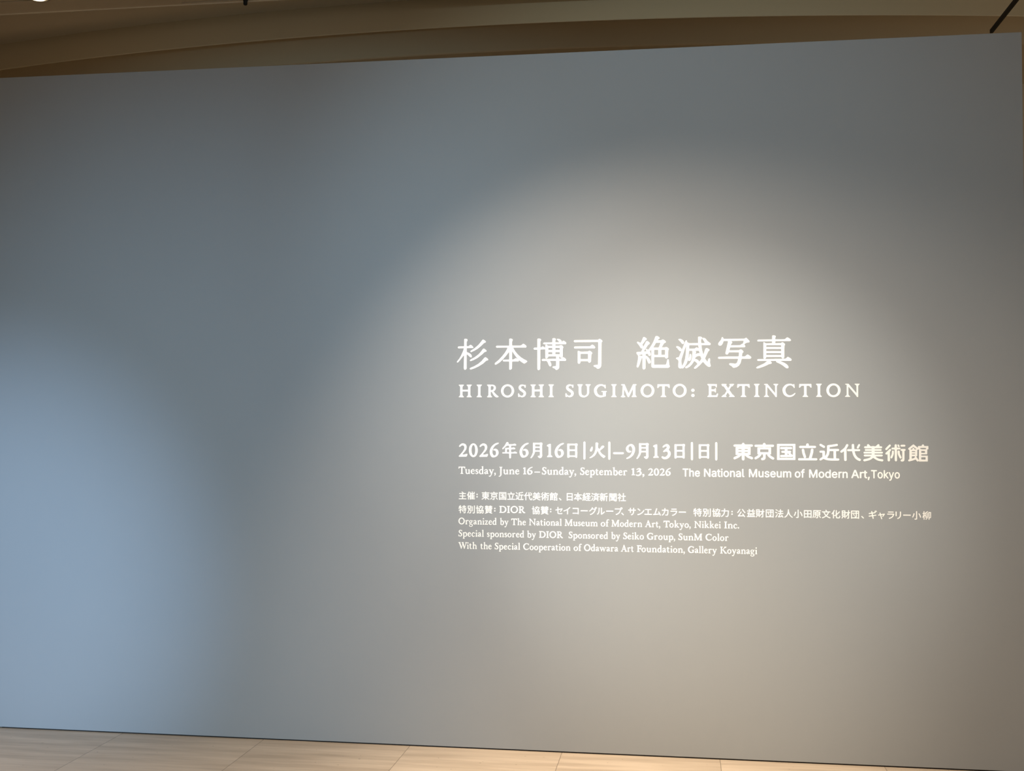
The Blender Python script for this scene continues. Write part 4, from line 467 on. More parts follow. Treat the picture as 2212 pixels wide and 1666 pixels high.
'j田': ['94 -75 83 -19 83 740 94 779 138 789 908 783 924 740 924 -41 914 -74 886 -85 831 -79 809 -35 787 -25 237 -25 198 -30 182 -68 160 -83','237 80 413 80 435 90 435 322 391 333 215 332 193 322 189 102 204 82','600 80 787 80 809 90 809 322 765 333 578 332 556 322 552 102 567 82','198 443 430 443 440 476 435 669 402 679 198 674 187 630 188 465','561 443 804 443 814 476 809 669 776 679 561 674 550 630 551 465'],
'j原': ['472 -93 411 -82 386 -16 406 3 494 2 522 17 524 215 505 230 373 226 307 233 285 248 279 578 285 611 307 625 478 633 501 677 483 698 252 699 225 688 218 358 182 116 146 6 110 -60 76 -61 30 -27 28 -5 80 138 102 259 120 787 164 803 945 797 959 776 960 732 934 701 659 698 626 677 613 644 626 629 846 626 872 611 877 259 846 232 642 226 632 204 631 -5 618 -49 571 -86','868 -49 703 138 693 160 703 183 747 206 769 202 934 28 947 6 942 -16 890 -51','252 -42 197 -6 197 18 362 208 384 215 439 187 447 160 374 61 285 -34','439 325 736 325 763 336 768 358 758 380 736 385 406 384 386 369 390 336','394 479 736 473 758 479 767 512 758 528 736 534 417 534 390 523 384 501'],
'j文': ['77 -84 33 -26 39 7 275 103 385 172 413 205 297 371 202 557 176 572 51 579 33 612 44 667 77 678 451 679 465 689 463 711 413 821 434 843 495 858 528 832 605 682 924 678 957 667 967 612 950 579 825 572 803 560 708 370 595 205 616 177 726 106 965 7 968 -22 933 -70 913 -83 891 -82 748 -29 627 35 506 117 253 -29 110 -85','490 293 506 287 528 302 601 403 667 524 677 557 671 568 325 568 325 535 367 458'],
'j化': ['204 -84 193 -50 189 423 171 428 116 372 94 363 61 390 34 445 193 644 303 843 325 850 369 839 396 808 305 610 303 280 314 247 413 297 496 357 501 797 512 830 578 840 607 819 611 489 622 459 655 475 754 574 853 697 886 700 938 665 944 632 908 581 784 445 627 313 611 269 612 71 622 42 644 32 831 34 856 71 876 225 897 234 964 203 977 170 967 71 948 5 919 -43 875 -68 831 -77 622 -77 567 -64 532 -39 509 5 497 203 479 210 380 164 314 207 303 181 299 -72 270 -93'],
'jギ': ['514 -71 498 -44 448 203 426 209 118 158 96 170 81 209 78 253 96 271 415 323 424 352 399 473 371 486 118 444 93 462 79 539 118 564 360 598 370 616 346 759 393 781 437 783 456 770 484 638 503 620 734 660 744 682 691 792 715 814 756 819 785 792 841 693 839 671 803 638 800 561 522 506 514 484 534 374 547 349 569 345 866 393 881 374 890 297 866 281 576 231 568 209 617 -44 586 -66','877 691 803 814 811 843 844 860 883 847 953 726 946 704 921 688 899 683'],
'jャ': ['489 -98 470 -71 363 314 335 323 181 295 155 314 141 358 141 380 159 398 325 435 327 457 291 589 313 610 357 622 381 622 401 602 435 479 456 454 808 521 838 512 872 479 854 424 797 336 687 196 654 173 588 199 575 226 689 358 698 387 632 384 482 347 483 303 584 -60 566 -85'],
'jリ': ['415 -44 369 0 361 33 492 92 564 143 619 209 645 264 667 385 674 759 701 774 777 770 790 748 788 418 770 275 745 198 691 110 624 42 481 -38 437 -51','217 263 206 297 207 737 228 766 294 769 316 759 327 726 326 286 316 264 294 254'],
'j柳': ['163 -84 153 -61 151 159 142 192 75 102 53 116 24 170 100 368 137 522 119 542 52 555 43 577 45 621 64 639 146 654 152 819 174 854 218 856 244 841 257 654 339 633 352 643 357 709 372 734 559 840 592 844 638 808 636 776 471 686 454 643 455 269 460 253 482 246 515 261 525 291 529 665 548 683 592 686 614 676 624 654 624 324 610 214 580 115 539 38 484 -28 416 -80 383 -83 343 -28 440 60 482 137 460 142 372 111 356 115 327 170 354 225 350 310 339 312 306 284 262 321 251 280 250 -61 229 -91 185 -93','680 -84 669 -39 672 742 691 760 713 764 922 760 940 742 944 720 936 148 900 102 774 82 764 -72 735 -93','774 192 823 182 839 192 845 214 845 632 834 659 812 664 779 659 768 632','332 401 350 395 354 412 350 550 262 537 258 511'],
'fD': ['9 1 0 28 56 82 79 127 81 163 79 568 53 622 2 667 0 685 9 698 36 703 315 703 378 698 459 680 540 652 594 620 639 579 667 541 707 460 723 397 729 334 720 271 697 199 672 154 627 100 549 46 441 7 360 -3','231 100 261 92 351 97 441 123 486 153 522 190 549 231 568 280 579 370 563 451 537 505 513 534 459 570 360 608 288 617 252 614 233 604 218 577 216 145 220 118'],
'fg': ['147 -244 84 -229 48 -211 16 -181 0 -145 0 -109 11 -82 91 8 84 26 47 62 36 89 40 116 71 170 25 224 8 260 3 314 12 350 30 382 66 419 138 451 192 458 246 451 336 410 417 445 435 445 448 422 449 404 435 392 381 372 372 360 380 314 377 269 357 224 336 199 291 166 246 149 146 143 129 131 118 107 129 94 165 82 246 85 300 75 377 35 417 -8 431 -46 432 -82 418 -136 390 -182 336 -218 228 -247','165 -181 237 -175 309 -140 334 -100 335 -73 328 -55 300 -30 255 -11 138 -7 71 -100 63 -127 71 -145 93 -161','171 206 201 203 228 215 254 242 267 278 267 323 259 350 237 383 210 398 174 398 151 386 129 361 118 332 116 278 125 251 143 224'],
'fi': ['33 -2 20 10 20 28 64 91 69 109 69 343 60 365 4 388 0 406 78 436 177 451 187 442 190 424 191 100 233 37 238 10 231 1 213 -3','105 556 78 572 62 595 56 622 60 649 76 676 96 691 123 698 150 695 177 680 194 658 202 631 199 604 186 580 159 558 132 551'],
'fz': ['13 0 0 21 4 63 50 84 211 363 207 372 193 376 76 375 65 363 55 318 37 309 27 318 23 336 18 408 22 441 49 449 361 444 369 426 367 390 324 363 174 84 178 75 193 71 310 73 325 84 357 147 382 152 393 129 375 21 365 3'],
'fh': ['35 -2 22 10 22 28 66 91 71 109 71 640 62 661 8 683 0 694 8 706 71 726 179 746 188 739 192 721 195 433 206 426 251 458 287 470 341 473 401 451 454 406 478 361 493 298 491 100 536 37 540 10 530 0 512 -3 350 -3 323 7 326 37 371 100 377 280 370 325 351 361 323 382 296 384 242 362 206 336 194 316 193 100 235 37 240 10 233 1 215 -3'],
'fo': ['211 -16 130 9 66 57 39 93 13 147 0 228 11 291 29 336 85 405 157 448 211 461 256 462 319 448 355 431 424 372 466 291 476 201 465 147 449 111 427 75 391 38 346 8 310 -6 247 -19','195 66 238 60 288 84 323 129 347 192 350 273 337 318 305 363 265 383 229 382 183 354 146 300 129 246 126 192 136 138 161 93'],
'fl': ['35 -2 22 10 22 28 66 91 71 109 71 640 62 661 8 683 0 694 8 706 71 726 179 746 188 739 192 721 193 100 235 37 240 10 233 1 215 -3'],
'ff': ['19 -2 6 10 7 28 55 86 63 109 63 370 55 389 1 401 0 442 59 460 65 550 79 631 109 695 145 725 190 743 235 748 280 743 352 709 364 685 361 662 343 644 325 642 253 671 235 670 213 658 191 622 181 514 182 469 190 456 253 450 270 433 269 406 262 397 199 392 189 388 181 370 182 100 208 67 248 37 253 10 244 0 226 -3'],
'fA': ['9 1 0 19 9 43 45 70 80 118 117 126 127 136 305 595 312 649 360 718 378 721 414 712 426 694 644 145 657 127 696 109 741 37 743 10 720 -3 477 -2 462 10 461 28 472 46 504 70 510 91 468 199 441 208 270 208 243 205 234 197 192 91 198 64 236 37 241 19 231 1','281 289 414 285 430 298 360 481 347 478 330 442 277 307'],
'fk': ['35 -2 22 10 22 28 66 91 71 109 71 640 62 661 8 683 0 694 8 706 71 726 179 746 188 739 192 721 197 258 206 257 215 264 305 379 304 397 284 424 292 442 341 447 470 442 477 424 458 394 431 378 386 368 317 280 331 253 449 105 467 93 503 86 521 70 537 28 537 10 530 1 512 -3 347 1 339 10 342 46 334 64 242 190 215 207 198 199 194 190 193 100 240 28 233 1'],
'fc': ['179 -10 102 17 53 63 14 143 0 233 23 323 71 398 152 456 197 472 233 476 287 464 323 443 385 377 389 341 368 316 341 309 314 319 269 374 242 392 215 393 179 371 145 323 130 269 131 197 152 126 185 89 233 67 296 78 377 135 395 131 403 116 398 98 368 57 314 6 260 -13'],
'f.': ['57 -3 16 24 2 51 0 78 12 109 34 132 57 143 93 143 120 131 138 113 150 78 149 51 135 24 111 4 84 -6'],
'fW': ['324 -15 305 6 99 555 90 568 56 582 45 597 0 672 9 699 225 704 252 698 260 672 235 636 235 618 358 258 378 228 396 261 477 528 463 564 431 582 404 627 391 672 399 699 594 704 621 695 625 672 608 636 607 609 728 258 738 239 747 237 775 312 860 609 855 628 809 663 810 696 837 704 1036 699 1045 681 1041 663 999 628 970 582 936 565 930 555 740 6 729 -11 693 -15 679 -3 544 357 522 400 513 398 504 382 366 -3 351 -15'],
'fw': ['232 -15 214 2 70 355 61 368 12 393 0 420 7 442 178 447 203 438 206 420 192 384 194 366 259 194 268 180 277 180 337 348 331 369 304 381 295 393 297 438 322 447 457 444 468 429 466 393 480 348 538 197 556 175 570 195 629 366 626 384 591 420 594 438 610 446 637 447 754 447 770 438 773 420 756 393 709 373 693 357 556 11 541 -12 511 -15 496 -3 394 233 376 252 358 222 270 -3 259 -13'],
'fF': ['9 1 0 19 5 37 54 72 85 136 86 550 82 577 58 622 2 667 5 694 18 702 45 703 501 694 509 676 513 541 504 516 486 504 468 511 425 586 405 602 252 604 234 596 223 577 221 433 234 412 369 413 424 478 441 487 450 483 454 469 450 244 432 241 414 252 379 307 360 316 243 316 225 308 222 298 225 118 252 72 312 37 314 10 306 1 288 -3'],
'fK': ['9 1 0 19 4 37 50 73 81 136 81 550 74 586 54 621 2 667 5 694 18 702 45 703 270 703 290 694 295 676 288 659 243 624 219 577 216 397 225 372 243 382 295 433 475 622 477 640 447 667 450 695 477 703 675 703 693 697 700 676 693 659 653 631 621 584 603 574 522 573 405 467 349 406 396 385 621 134 639 124 693 118 747 37 747 7 720 -3 509 1 500 19 505 46 498 64 288 334 261 351 227 343 217 325 217 136 243 77 291 37 295 19 288 3 261 -3'],
}
LINES = [
('artist_name_lettering','left group of four very large white Japanese characters on the top text line','lettering','white vinyl lettering on the grey wall',[
('杉',-1.0379,1.7754,0.0001,0.0001,'kanji_character'),
('本',-0.8561,1.7745,0.0001,0.0001,'kanji_character'),
('博',-0.6714,1.7721,0.0001,0.0001,'kanji_character'),
('司',-0.482,1.7774,0.0001,0.0001,'kanji_character'),
]),
('exhibition_title_lettering','right group of four very large white Japanese characters on the top text line','lettering','white vinyl lettering on the grey wall',[
('絶',-0.1904,1.7732,0.0001,0.0001,'kanji_character'),
('滅',-0.0085,1.7757,0.0001,0.0001,'kanji_character'),
('写',0.1817,1.779,0.0001,0.0001,'kanji_character'),
('真',0.354,1.7755,0.0001,0.0001,'kanji_character'),
]),
('capital_title_lettering','medium-sized, widely spaced white serif capitals directly under the large Japanese title characters','lettering','white vinyl lettering on the grey wall',[
('fH',-1.0282,1.6454,8.438e-05,8.515e-05,'letter'),
('fI',-0.9422,1.6454,8.597e-05,8.515e-05,'letter'),
('fR',-0.8921,1.6454,8.148e-05,8.515e-05,'letter'),
('fO',-0.8257,1.6454,8.34e-05,8.515e-05,'letter'),
('fS',-0.7446,1.6454,8.532e-05,8.515e-05,'letter'),
('fH',-0.6853,1.6454,8.518e-05,8.515e-05,'letter'),
('fI',-0.6005,1.6454,8.588e-05,8.515e-05,'letter'),
('fS',-0.5208,1.6454,8.77e-05,8.515e-05,'letter'),
('fU',-0.4646,1.6454,8.354e-05,8.515e-05,'letter'),
('fG',-0.3873,1.6454,8.371e-05,8.515e-05,'letter'),
('fI',-0.3068,1.6454,8.379e-05,8.515e-05,'letter'),
('fM',-0.2626,1.6454,8.127e-05,8.515e-05,'letter'),
('fO',-0.1714,1.6454,8.416e-05,8.515e-05,'letter'),
('fT',-0.0948,1.6454,8.323e-05,8.515e-05,'letter'),
('fO',-0.0243,1.6454,8.461e-05,8.515e-05,'letter'),
('f:',0.0601,1.6454,9.067e-05,8.515e-05,'punctuation_mark'),
('fE',0.1334,1.6454,8.077e-05,8.515e-05,'letter'),
('fX',0.1972,1.6454,7.914e-05,8.515e-05,'letter'),
('fT',0.2677,1.6454,8.279e-05,8.515e-05,'letter'),
('fI',0.3434,1.6454,8.365e-05,8.515e-05,'letter'),
('fN',0.3877,1.6454,7.893e-05,8.515e-05,'letter'),
('fC',0.4704,1.6454,8.253e-05,8.515e-05,'letter'),
('fT',0.5437,1.6454,8.123e-05,8.515e-05,'letter'),
('fI',0.6189,1.6454,8.583e-05,8.515e-05,'letter'),
('fO',0.6641,1.6454,8.333e-05,8.515e-05,'letter'),
('fN',0.7459,1.6454,7.91e-05,8.515e-05,'letter'),
]),
('japanese_date_lettering','white Japanese date with numerals 2026, 6, 16, 9 and 13 between thin upright bars','lettering','white vinyl lettering on the grey wall',[
('2',-1.027,1.3636,0.0001,0.0001,'numeral'),
('0',-0.978,1.3625,0.0001,0.0001,'numeral'),
('2',-0.9284,1.3636,0.0001,0.0001,'numeral'),
('6',-0.8788,1.3617,0.0001,0.0001,'numeral'),
('年',-0.8191,1.3578,0.0001,0.0001,'kanji_character'),
('6',-0.7368,1.3617,0.0001,0.0001,'numeral'),
('月',-0.6852,1.3588,0.0001,0.0001,'kanji_character'),
('1',-0.6075,1.3646,0.0001,0.0001,'numeral'),
('6',-0.5709,1.3617,0.0001,0.0001,'numeral'),
('日',-0.5117,1.3619,0.0001,0.0001,'kanji_character'),
('|',-0.4366,1.3547,0.0001,0.0001,'punctuation_mark'),
('火',-0.4083,1.3614,0.0001,0.0001,'kanji_character'),
('|',-0.321,1.3547,0.0001,0.0001,'punctuation_mark'),
('–',-0.2988,1.3806,0.0001,0.0001,'punctuation_mark'),
('9',-0.2393,1.3588,0.0001,0.0001,'numeral'),
('月',-0.1911,1.3588,0.0001,0.0001,'kanji_character'),
('1',-0.1144,1.3646,0.0001,0.0001,'numeral'),
('3',-0.0759,1.3589,0.0001,0.0001,'numeral'),
('日',-0.0169,1.3619,0.0001,0.0001,'kanji_character'),
('|',0.0578,1.3547,0.0001,0.0001,'punctuation_mark'),
('日',0.0935,1.3619,0.0001,0.0001,'kanji_character'),
('|',0.1676,1.3547,0.0001,0.0001,'punctuation_mark'),
]),
('museum_name_lettering','bold white rounded Japanese museum name at the right end of the date line','lettering','white vinyl lettering on the grey wall',[
('m東',0.25,1.3557,0.0001,0.0001,'kanji_character'),
('m京',0.3438,1.3574,0.0001,0.0001,'kanji_character'),
('m国',0.4443,1.3587,0.0001,0.0001,'kanji_character'),
('m立',0.5373,1.3578,0.0001,0.0001,'kanji_character'),
('m近',0.6317,1.3575,0.0001,0.0001,'kanji_character'),
('m代',0.7233,1.3561,0.0001,0.0001,'kanji_character'),
('m美',0.8234,1.3556,0.0001,0.0001,'kanji_character'),
('m術',0.919,1.3554,0.0001,0.0001,'kanji_character'),
('m館',1.0171,1.3562,0.0001,0.0001,'kanji_character'),
]),
('english_date_lettering','small white serif English dates under the Japanese date','lettering','white vinyl lettering on the grey wall',[
('fT',-1.028,1.2831,4.821e-05,4.992e-05,'letter'),
('fu',-0.9968,1.2831,4.821e-05,4.992e-05,'letter'),
('fe',-0.9692,1.2831,4.821e-05,4.992e-05,'letter'),
('fs',-0.9469,1.2831,4.821e-05,4.992e-05,'letter'),
('fd',-0.93,1.2831,4.821e-05,4.992e-05,'letter'),
('fa',-0.9043,1.2831,4.821e-05,4.992e-05,'letter'),
('fy',-0.8829,1.2831,4.821e-05,4.992e-05,'letter'),
('f,',-0.8565,1.2831,4.821e-05,4.992e-05,'punctuation_mark'),
('fJ',-0.8352,1.2831,4.949e-05,4.992e-05,'letter'),
('fu',-0.815,1.2831,4.949e-05,4.992e-05,'letter'),
('fn',-0.7866,1.2831,4.949e-05,4.992e-05,'letter'),
('fe',-0.7576,1.2831,4.949e-05,4.992e-05,'letter'),
('1',-0.7199,1.2836,6.134e-05,5.251e-05,'numeral'),
('6',-0.7011,1.2821,6.134e-05,5.251e-05,'numeral'),
('–',-0.6663,1.292,5.381e-05,5.251e-05,'punctuation_mark'),
('fS',-0.6308,1.2831,4.817e-05,4.992e-05,'letter'),
('fu',-0.607,1.2831,4.817e-05,4.992e-05,'letter'),
('fn',-0.5794,1.2831,4.817e-05,4.992e-05,'letter'),
('fd',-0.5512,1.2831,4.817e-05,4.992e-05,'letter'),
('fa',-0.5255,1.2831,4.817e-05,4.992e-05,'letter'),
('fy',-0.5041,1.2831,4.817e-05,4.992e-05,'letter'),
('f,',-0.4778,1.2831,4.817e-05,4.992e-05,'punctuation_mark'),
('fS',-0.4516,1.2831,4.672e-05,4.992e-05,'letter'),
('fe',-0.4286,1.2831,4.672e-05,4.992e-05,'letter'),
('fp',-0.407,1.2831,4.672e-05,4.992e-05,'letter'),
('ft',-0.3805,1.2831,4.672e-05,4.992e-05,'letter'),
('fe',-0.3631,1.2831,4.672e-05,4.992e-05,'letter'),
('fm',-0.3416,1.2831,4.672e-05,4.992e-05,'letter'),
('fb',-0.3004,1.2831,4.672e-05,4.992e-05,'letter'),
('fe',-0.2743,1.2831,4.672e-05,4.992e-05,'letter'),
('fr',-0.2528,1.2831,4.672e-05,4.992e-05,'letter'),
('1',-0.214,1.2836,6.511e-05,5.251e-05,'numeral'),
('3',-0.1941,1.2806,6.511e-05,5.251e-05,'numeral'),
('f,',-0.1639,1.2831,6.19e-05,4.992e-05,'punctuation_mark'),
('2',-0.1375,1.2831,5.625e-05,5.251e-05,'numeral'),
('0',-0.1112,1.2825,5.625e-05,5.251e-05,'numeral'),
('2',-0.0846,1.2831,5.625e-05,5.251e-05,'numeral'),
('6',-0.0583,1.2821,5.625e-05,5.251e-05,'numeral'),
]),
('english_museum_lettering','small white English words in plain sans serif type, right of the English dates','lettering','white vinyl lettering on the grey wall',[
('sT',0.0189,1.2806,6.42e-05,6.978e-05,'letter'),
('sh',0.0477,1.2806,6.42e-05,6.978e-05,'letter'),
('se',0.074,1.2806,6.42e-05,6.978e-05,'letter'),
('sN',0.1139,1.2806,6.819e-05,6.978e-05,'letter'),
('sa',0.1495,1.2806,6.819e-05,6.978e-05,'letter'),
('st',0.1761,1.2806,6.819e-05,6.978e-05,'letter'),
('si',0.1916,1.2806,6.819e-05,6.978e-05,'letter'),
('so',0.203,1.2806,6.819e-05,6.978e-05,'letter'),
('sn',0.2313,1.2806,6.819e-05,6.978e-05,'letter'),
('sa',0.2592,1.2806,6.819e-05,6.978e-05,'letter'),
('sl',0.2857,1.2806,6.819e-05,6.978e-05,'letter'),
('sM',0.3156,1.2806,6.865e-05,6.978e-05,'letter'),
('su',0.3588,1.2806,6.865e-05,6.978e-05,'letter'),
('ss',0.3869,1.2806,6.865e-05,6.978e-05,'letter'),
('se',0.412,1.2806,6.865e-05,6.978e-05,'letter'),
('su',0.4397,1.2806,6.865e-05,6.978e-05,'letter'),
('sm',0.4678,1.2806,6.865e-05,6.978e-05,'letter'),
('so',0.5209,1.2806,6.825e-05,6.978e-05,'letter'),
('sf',0.5493,1.2806,6.825e-05,6.978e-05,'letter'),
('sM',0.5825,1.2806,6.895e-05,6.978e-05,'letter'),
('so',0.6258,1.2806,6.895e-05,6.978e-05,'letter'),
('sd',0.6545,1.2806,6.895e-05,6.978e-05,'letter'),
('se',0.6837,1.2806,6.895e-05,6.978e-05,'letter'),
('sr',0.7116,1.2806,6.895e-05,6.978e-05,'letter'),
('sn',0.7294,1.2806,6.895e-05,6.978e-05,'letter'),
('sA',0.7699,1.2806,7.281e-05,6.978e-05,'letter'),
('sr',0.8048,1.2806,7.281e-05,6.978e-05,'letter'),
('st',0.8237,1.2806,7.281e-05,6.978e-05,'letter'),
('s,',0.8402,1.2806,7.281e-05,6.978e-05,'punctuation_mark'),
('sT',0.8553,1.2806,6.197e-05,6.978e-05,'letter'),
('so',0.8831,1.2806,6.197e-05,6.978e-05,'letter'),
('sk',0.9088,1.2806,6.197e-05,6.978e-05,'letter'),
('sy',0.9324,1.2806,6.197e-05,6.978e-05,'letter'),
('so',0.9566,1.2806,6.197e-05,6.978e-05,'letter'),
]),
('organiser_lettering','small white Japanese credit line, upper and shorter of the two Japanese credit lines','lettering','white vinyl lettering on the grey wall',[
('j主',-1.0278,1.1662,4.055e-05,4.055e-05,'kanji_character'),
('j催',-0.9874,1.1662,4.055e-05,4.055e-05,'kanji_character'),
('f:',-0.9415,1.1725,4.055e-05,4.055e-05,'punctuation_mark'),
('j東',-0.918,1.1662,4.055e-05,4.055e-05,'kanji_character'),
('j京',-0.8772,1.1662,4.055e-05,4.055e-05,'kanji_character'),
('j国',-0.8364,1.1662,4.055e-05,4.055e-05,'kanji_character'),
('j立',-0.7961,1.1662,4.055e-05,4.055e-05,'kanji_character'),
('j近',-0.7565,1.1662,4.055e-05,4.055e-05,'kanji_character'),
('j代',-0.7157,1.1662,4.055e-05,4.055e-05,'kanji_character'),
('j美',-0.6759,1.1662,4.055e-05,4.055e-05,'kanji_character'),
('j術',-0.6356,1.1662,4.055e-05,4.055e-05,'kanji_character'),
('j館',-0.595,1.1662,4.055e-05,4.055e-05,'kanji_character'),
('j、',-0.5529,1.1662,4.055e-05,4.055e-05,'punctuation_mark'),
('j日',-0.5206,1.1662,4.055e-05,4.055e-05,'kanji_character'),
('j本',-0.482,1.1662,4.055e-05,4.055e-05,'kanji_character'),
('j経',-0.4417,1.1662,4.055e-05,4.055e-05,'kanji_character'),
('j済',-0.4016,1.1662,4.055e-05,4.055e-05,'kanji_character'),
('j新',-0.3619,1.1662,4.055e-05,4.055e-05,'kanji_character'),
('j聞',-0.3195,1.1662,4.055e-05,4.055e-05,'kanji_character'),
('j社',-0.2789,1.1662,4.055e-05,4.055e-05,'kanji_character'),
]),
('sponsor_lettering','long small white Japanese credit line, lower of the two Japanese credit lines','lettering','white vinyl lettering on the grey wall',[
('j特',-1.0275,1.1014,4.051e-05,4.051e-05,'kanji_character'),
('j別',-0.9861,1.1014,4.051e-05,4.051e-05,'kanji_character'),
('j協',-0.9451,1.1014,4.051e-05,4.051e-05,'kanji_character'),
('j賛',-0.9031,1.1014,4.051e-05,4.051e-05,'kanji_character'),
('f:',-0.8566,1.1076,4.051e-05,4.051e-05,'punctuation_mark'),
('j協',-0.6792,1.1014,4.051e-05,4.051e-05,'kanji_character'),
('j賛',-0.6379,1.1014,4.051e-05,4.051e-05,'kanji_character'),
('f:',-0.5925,1.1076,4.051e-05,4.051e-05,'punctuation_mark'),
('jセ',-0.5692,1.1014,4.051e-05,4.051e-05,'kana_character'),
('jイ',-0.5325,1.1014,4.051e-05,4.051e-05,'kana_character'),
('jコ',-0.4929,1.1014,4.051e-05,4.051e-05,'kana_character'),
('jー',-0.4529,1.1014,4.051e-05,4.051e-05,'kana_character'),
('jグ',-0.4121,1.1014,4.051e-05,4.051e-05,'kana_character'),
('jル',-0.3758,1.1014,4.051e-05,4.051e-05,'kana_character'),
('jー',-0.3345,1.1014,4.051e-05,4.051e-05,'kana_character'),
('jプ',-0.2956,1.1014,4.051e-05,4.051e-05,'kana_character'),
('j、',-0.2631,1.1014,4.051e-05,4.051e-05,'punctuation_mark'),
('jサ',-0.2315,1.1014,4.051e-05,4.051e-05,'kana_character'),
('jン',-0.1928,1.1014,4.051e-05,4.051e-05,'kana_character'),
('jエ',-0.1576,1.1014,4.051e-05,4.051e-05,'kana_character'),
('jム',-0.1174,1.1014,4.051e-05,4.051e-05,'kana_character'),
('jカ',-0.0796,1.1014,4.051e-05,4.051e-05,'kana_character'),
('jラ',-0.0406,1.1014,4.051e-05,4.051e-05,'kana_character'),
('jー',-0.0017,1.1014,4.051e-05,4.051e-05,'kana_character'),
('j特',0.0673,1.1014,4.051e-05,4.051e-05,'kanji_character'),
('j別',0.1093,1.1014,4.051e-05,4.051e-05,'kanji_character'),
('j協',0.1516,1.1014,4.051e-05,4.051e-05,'kanji_character'),
('j力',0.1911,1.1014,4.051e-05,4.051e-05,'kanji_character'),
('f:',0.2391,1.1076,4.051e-05,4.051e-05,'punctuation_mark'),
('j公',0.2633,1.1014,4.051e-05,4.051e-05,'kanji_character'),
('j益',0.3075,1.1014,4.051e-05,4.051e-05,'kanji_character'),
('j財',0.3476,1.1014,4.051e-05,4.051e-05,'kanji_character'),
('j団',0.3901,1.1014,4.051e-05,4.051e-05,'kanji_character'),
('j法',0.4328,1.1014,4.051e-05,4.051e-05,'kanji_character'),
('j人',0.4735,1.1014,4.051e-05,4.051e-05,'kanji_character'),
('j小',0.516,1.1014,4.051e-05,4.051e-05,'kanji_character'),
('j田',0.5584,1.1014,4.051e-05,4.051e-05,'kanji_character'),
('j原',0.5982,1.1014,4.051e-05,4.051e-05,'kanji_character'),
('j文',0.6393,1.1014,4.051e-05,4.051e-05,'kanji_character'),
('j化',0.6814,1.1014,4.051e-05,4.051e-05,'kanji_character'),
('j財',0.7252,1.1014,4.051e-05,4.051e-05,'kanji_character'),
('j団',0.7653,1.1014,4.051e-05,4.051e-05,'kanji_character'),
('j、',0.8102,1.1014,4.051e-05,4.051e-05,'punctuation_mark'),
('jギ',0.8415,1.1014,4.051e-05,4.051e-05,'kana_character'),
('jャ',0.8795,1.1014,4.051e-05,4.051e-05,'kana_character'),
('jラ',0.9193,1.1014,4.051e-05,4.051e-05,'kana_character'),
('jリ',0.9524,1.1014,4.051e-05,4.051e-05,'kana_character'),
('jー',0.9895,1.1014,4.051e-05,4.051e-05,'kana_character'),
('j小',1.0308,1.1014,4.051e-05,4.051e-05,'kanji_character'),
('j柳',1.0748,1.1014,4.051e-05,4.051e-05,'kanji_character'),
('fD',-0.8323,1.1022,4.776e-05,4.643e-05,'letter'),
('fI',-0.7952,1.1022,4.776e-05,4.643e-05,'letter'),
('fO',-0.7788,1.1022,4.776e-05,4.643e-05,'letter'),
('fR',-0.7407,1.1022,4.776e-05,4.643e-05,'letter'),
]),
('english_organiser_lettering','small white serif line beginning Organized by, first of the three English credit lines','lettering','white vinyl lettering on the grey wall',[
('fO',-1.027,1.0458,4.086e-05,4.447e-05,'letter'),
('fr',-0.9943,1.0458,4.086e-05,4.447e-05,'letter'),
('fg',-0.9756,1.0458,4.086e-05,4.447e-05,'letter'),
('fa',-0.9553,1.0458,4.086e-05,4.447e-05,'letter'),
('fn',-0.9365,1.0458,4.086e-05,4.447e-05,'letter'),
('fi',-0.9126,1.0458,4.086e-05,4.447e-05,'letter'),
('fz',-0.9009,1.0458,4.086e-05,4.447e-05,'letter'),
('fe',-0.8829,1.0458,4.086e-05,4.447e-05,'letter'),
('fd',-0.8641,1.0458,4.086e-05,4.447e-05,'letter'),
('fb',-0.8286,1.0458,3.819e-05,4.447e-05,'letter'),
('fy',-0.8078,1.0458,3.819e-05,4.447e-05,'letter'),
('fT',-0.7754,1.0458,4.074e-05,4.447e-05,'letter'),
('fh',-0.7462,1.0458,4.074e-05,4.447e-05,'letter'),
('fe',-0.7223,1.0458,4.074e-05,4.447e-05,'letter'),
('fN',-0.6916,1.0458,4.072e-05,4.447e-05,'letter'),
('fa',-0.6567,1.0458,4.072e-05,4.447e-05,'letter'),
('ft',-0.638,1.0458,4.072e-05,4.447e-05,'letter'),
('fi',-0.6228,1.0458,4.072e-05,4.447e-05,'letter'),
('fo',-0.6112,1.0458,4.072e-05,4.447e-05,'letter'),
('fn',-0.5898,1.0458,4.072e-05,4.447e-05,'letter'),
('fa',-0.566,1.0458,4.072e-05,4.447e-05,'letter'),
('fl',-0.5473,1.0458,4.072e-05,4.447e-05,'letter'),
('fM',-0.5238,1.0458,4.123e-05,4.447e-05,'letter'),
('fu',-0.4848,1.0458,4.123e-05,4.447e-05,'letter'),
('fs',-0.4612,1.0458,4.123e-05,4.447e-05,'letter'),
('fe',-0.4467,1.0458,4.123e-05,4.447e-05,'letter'),
('fu',-0.4277,1.0458,4.123e-05,4.447e-05,'letter'),
('fm',-0.4041,1.0458,4.123e-05,4.447e-05,'letter'),
('fo',-0.3562,1.0458,4.53e-05,4.447e-05,'letter'),
('ff',-0.3324,1.0458,4.53e-05,4.447e-05,'letter'),
('fM',-0.3065,1.0458,4.088e-05,4.447e-05,'letter'),
('fo',-0.2677,1.0458,4.088e-05,4.447e-05,'letter'),
('fd',-0.2463,1.0458,4.088e-05,4.447e-05,'letter'),
('fe',-0.2245,1.0458,4.088e-05,4.447e-05,'letter'),
('fr',-0.2056,1.0458,4.088e-05,4.447e-05,'letter'),
('fn',-0.1869,1.0458,4.088e-05,4.447e-05,'letter'),
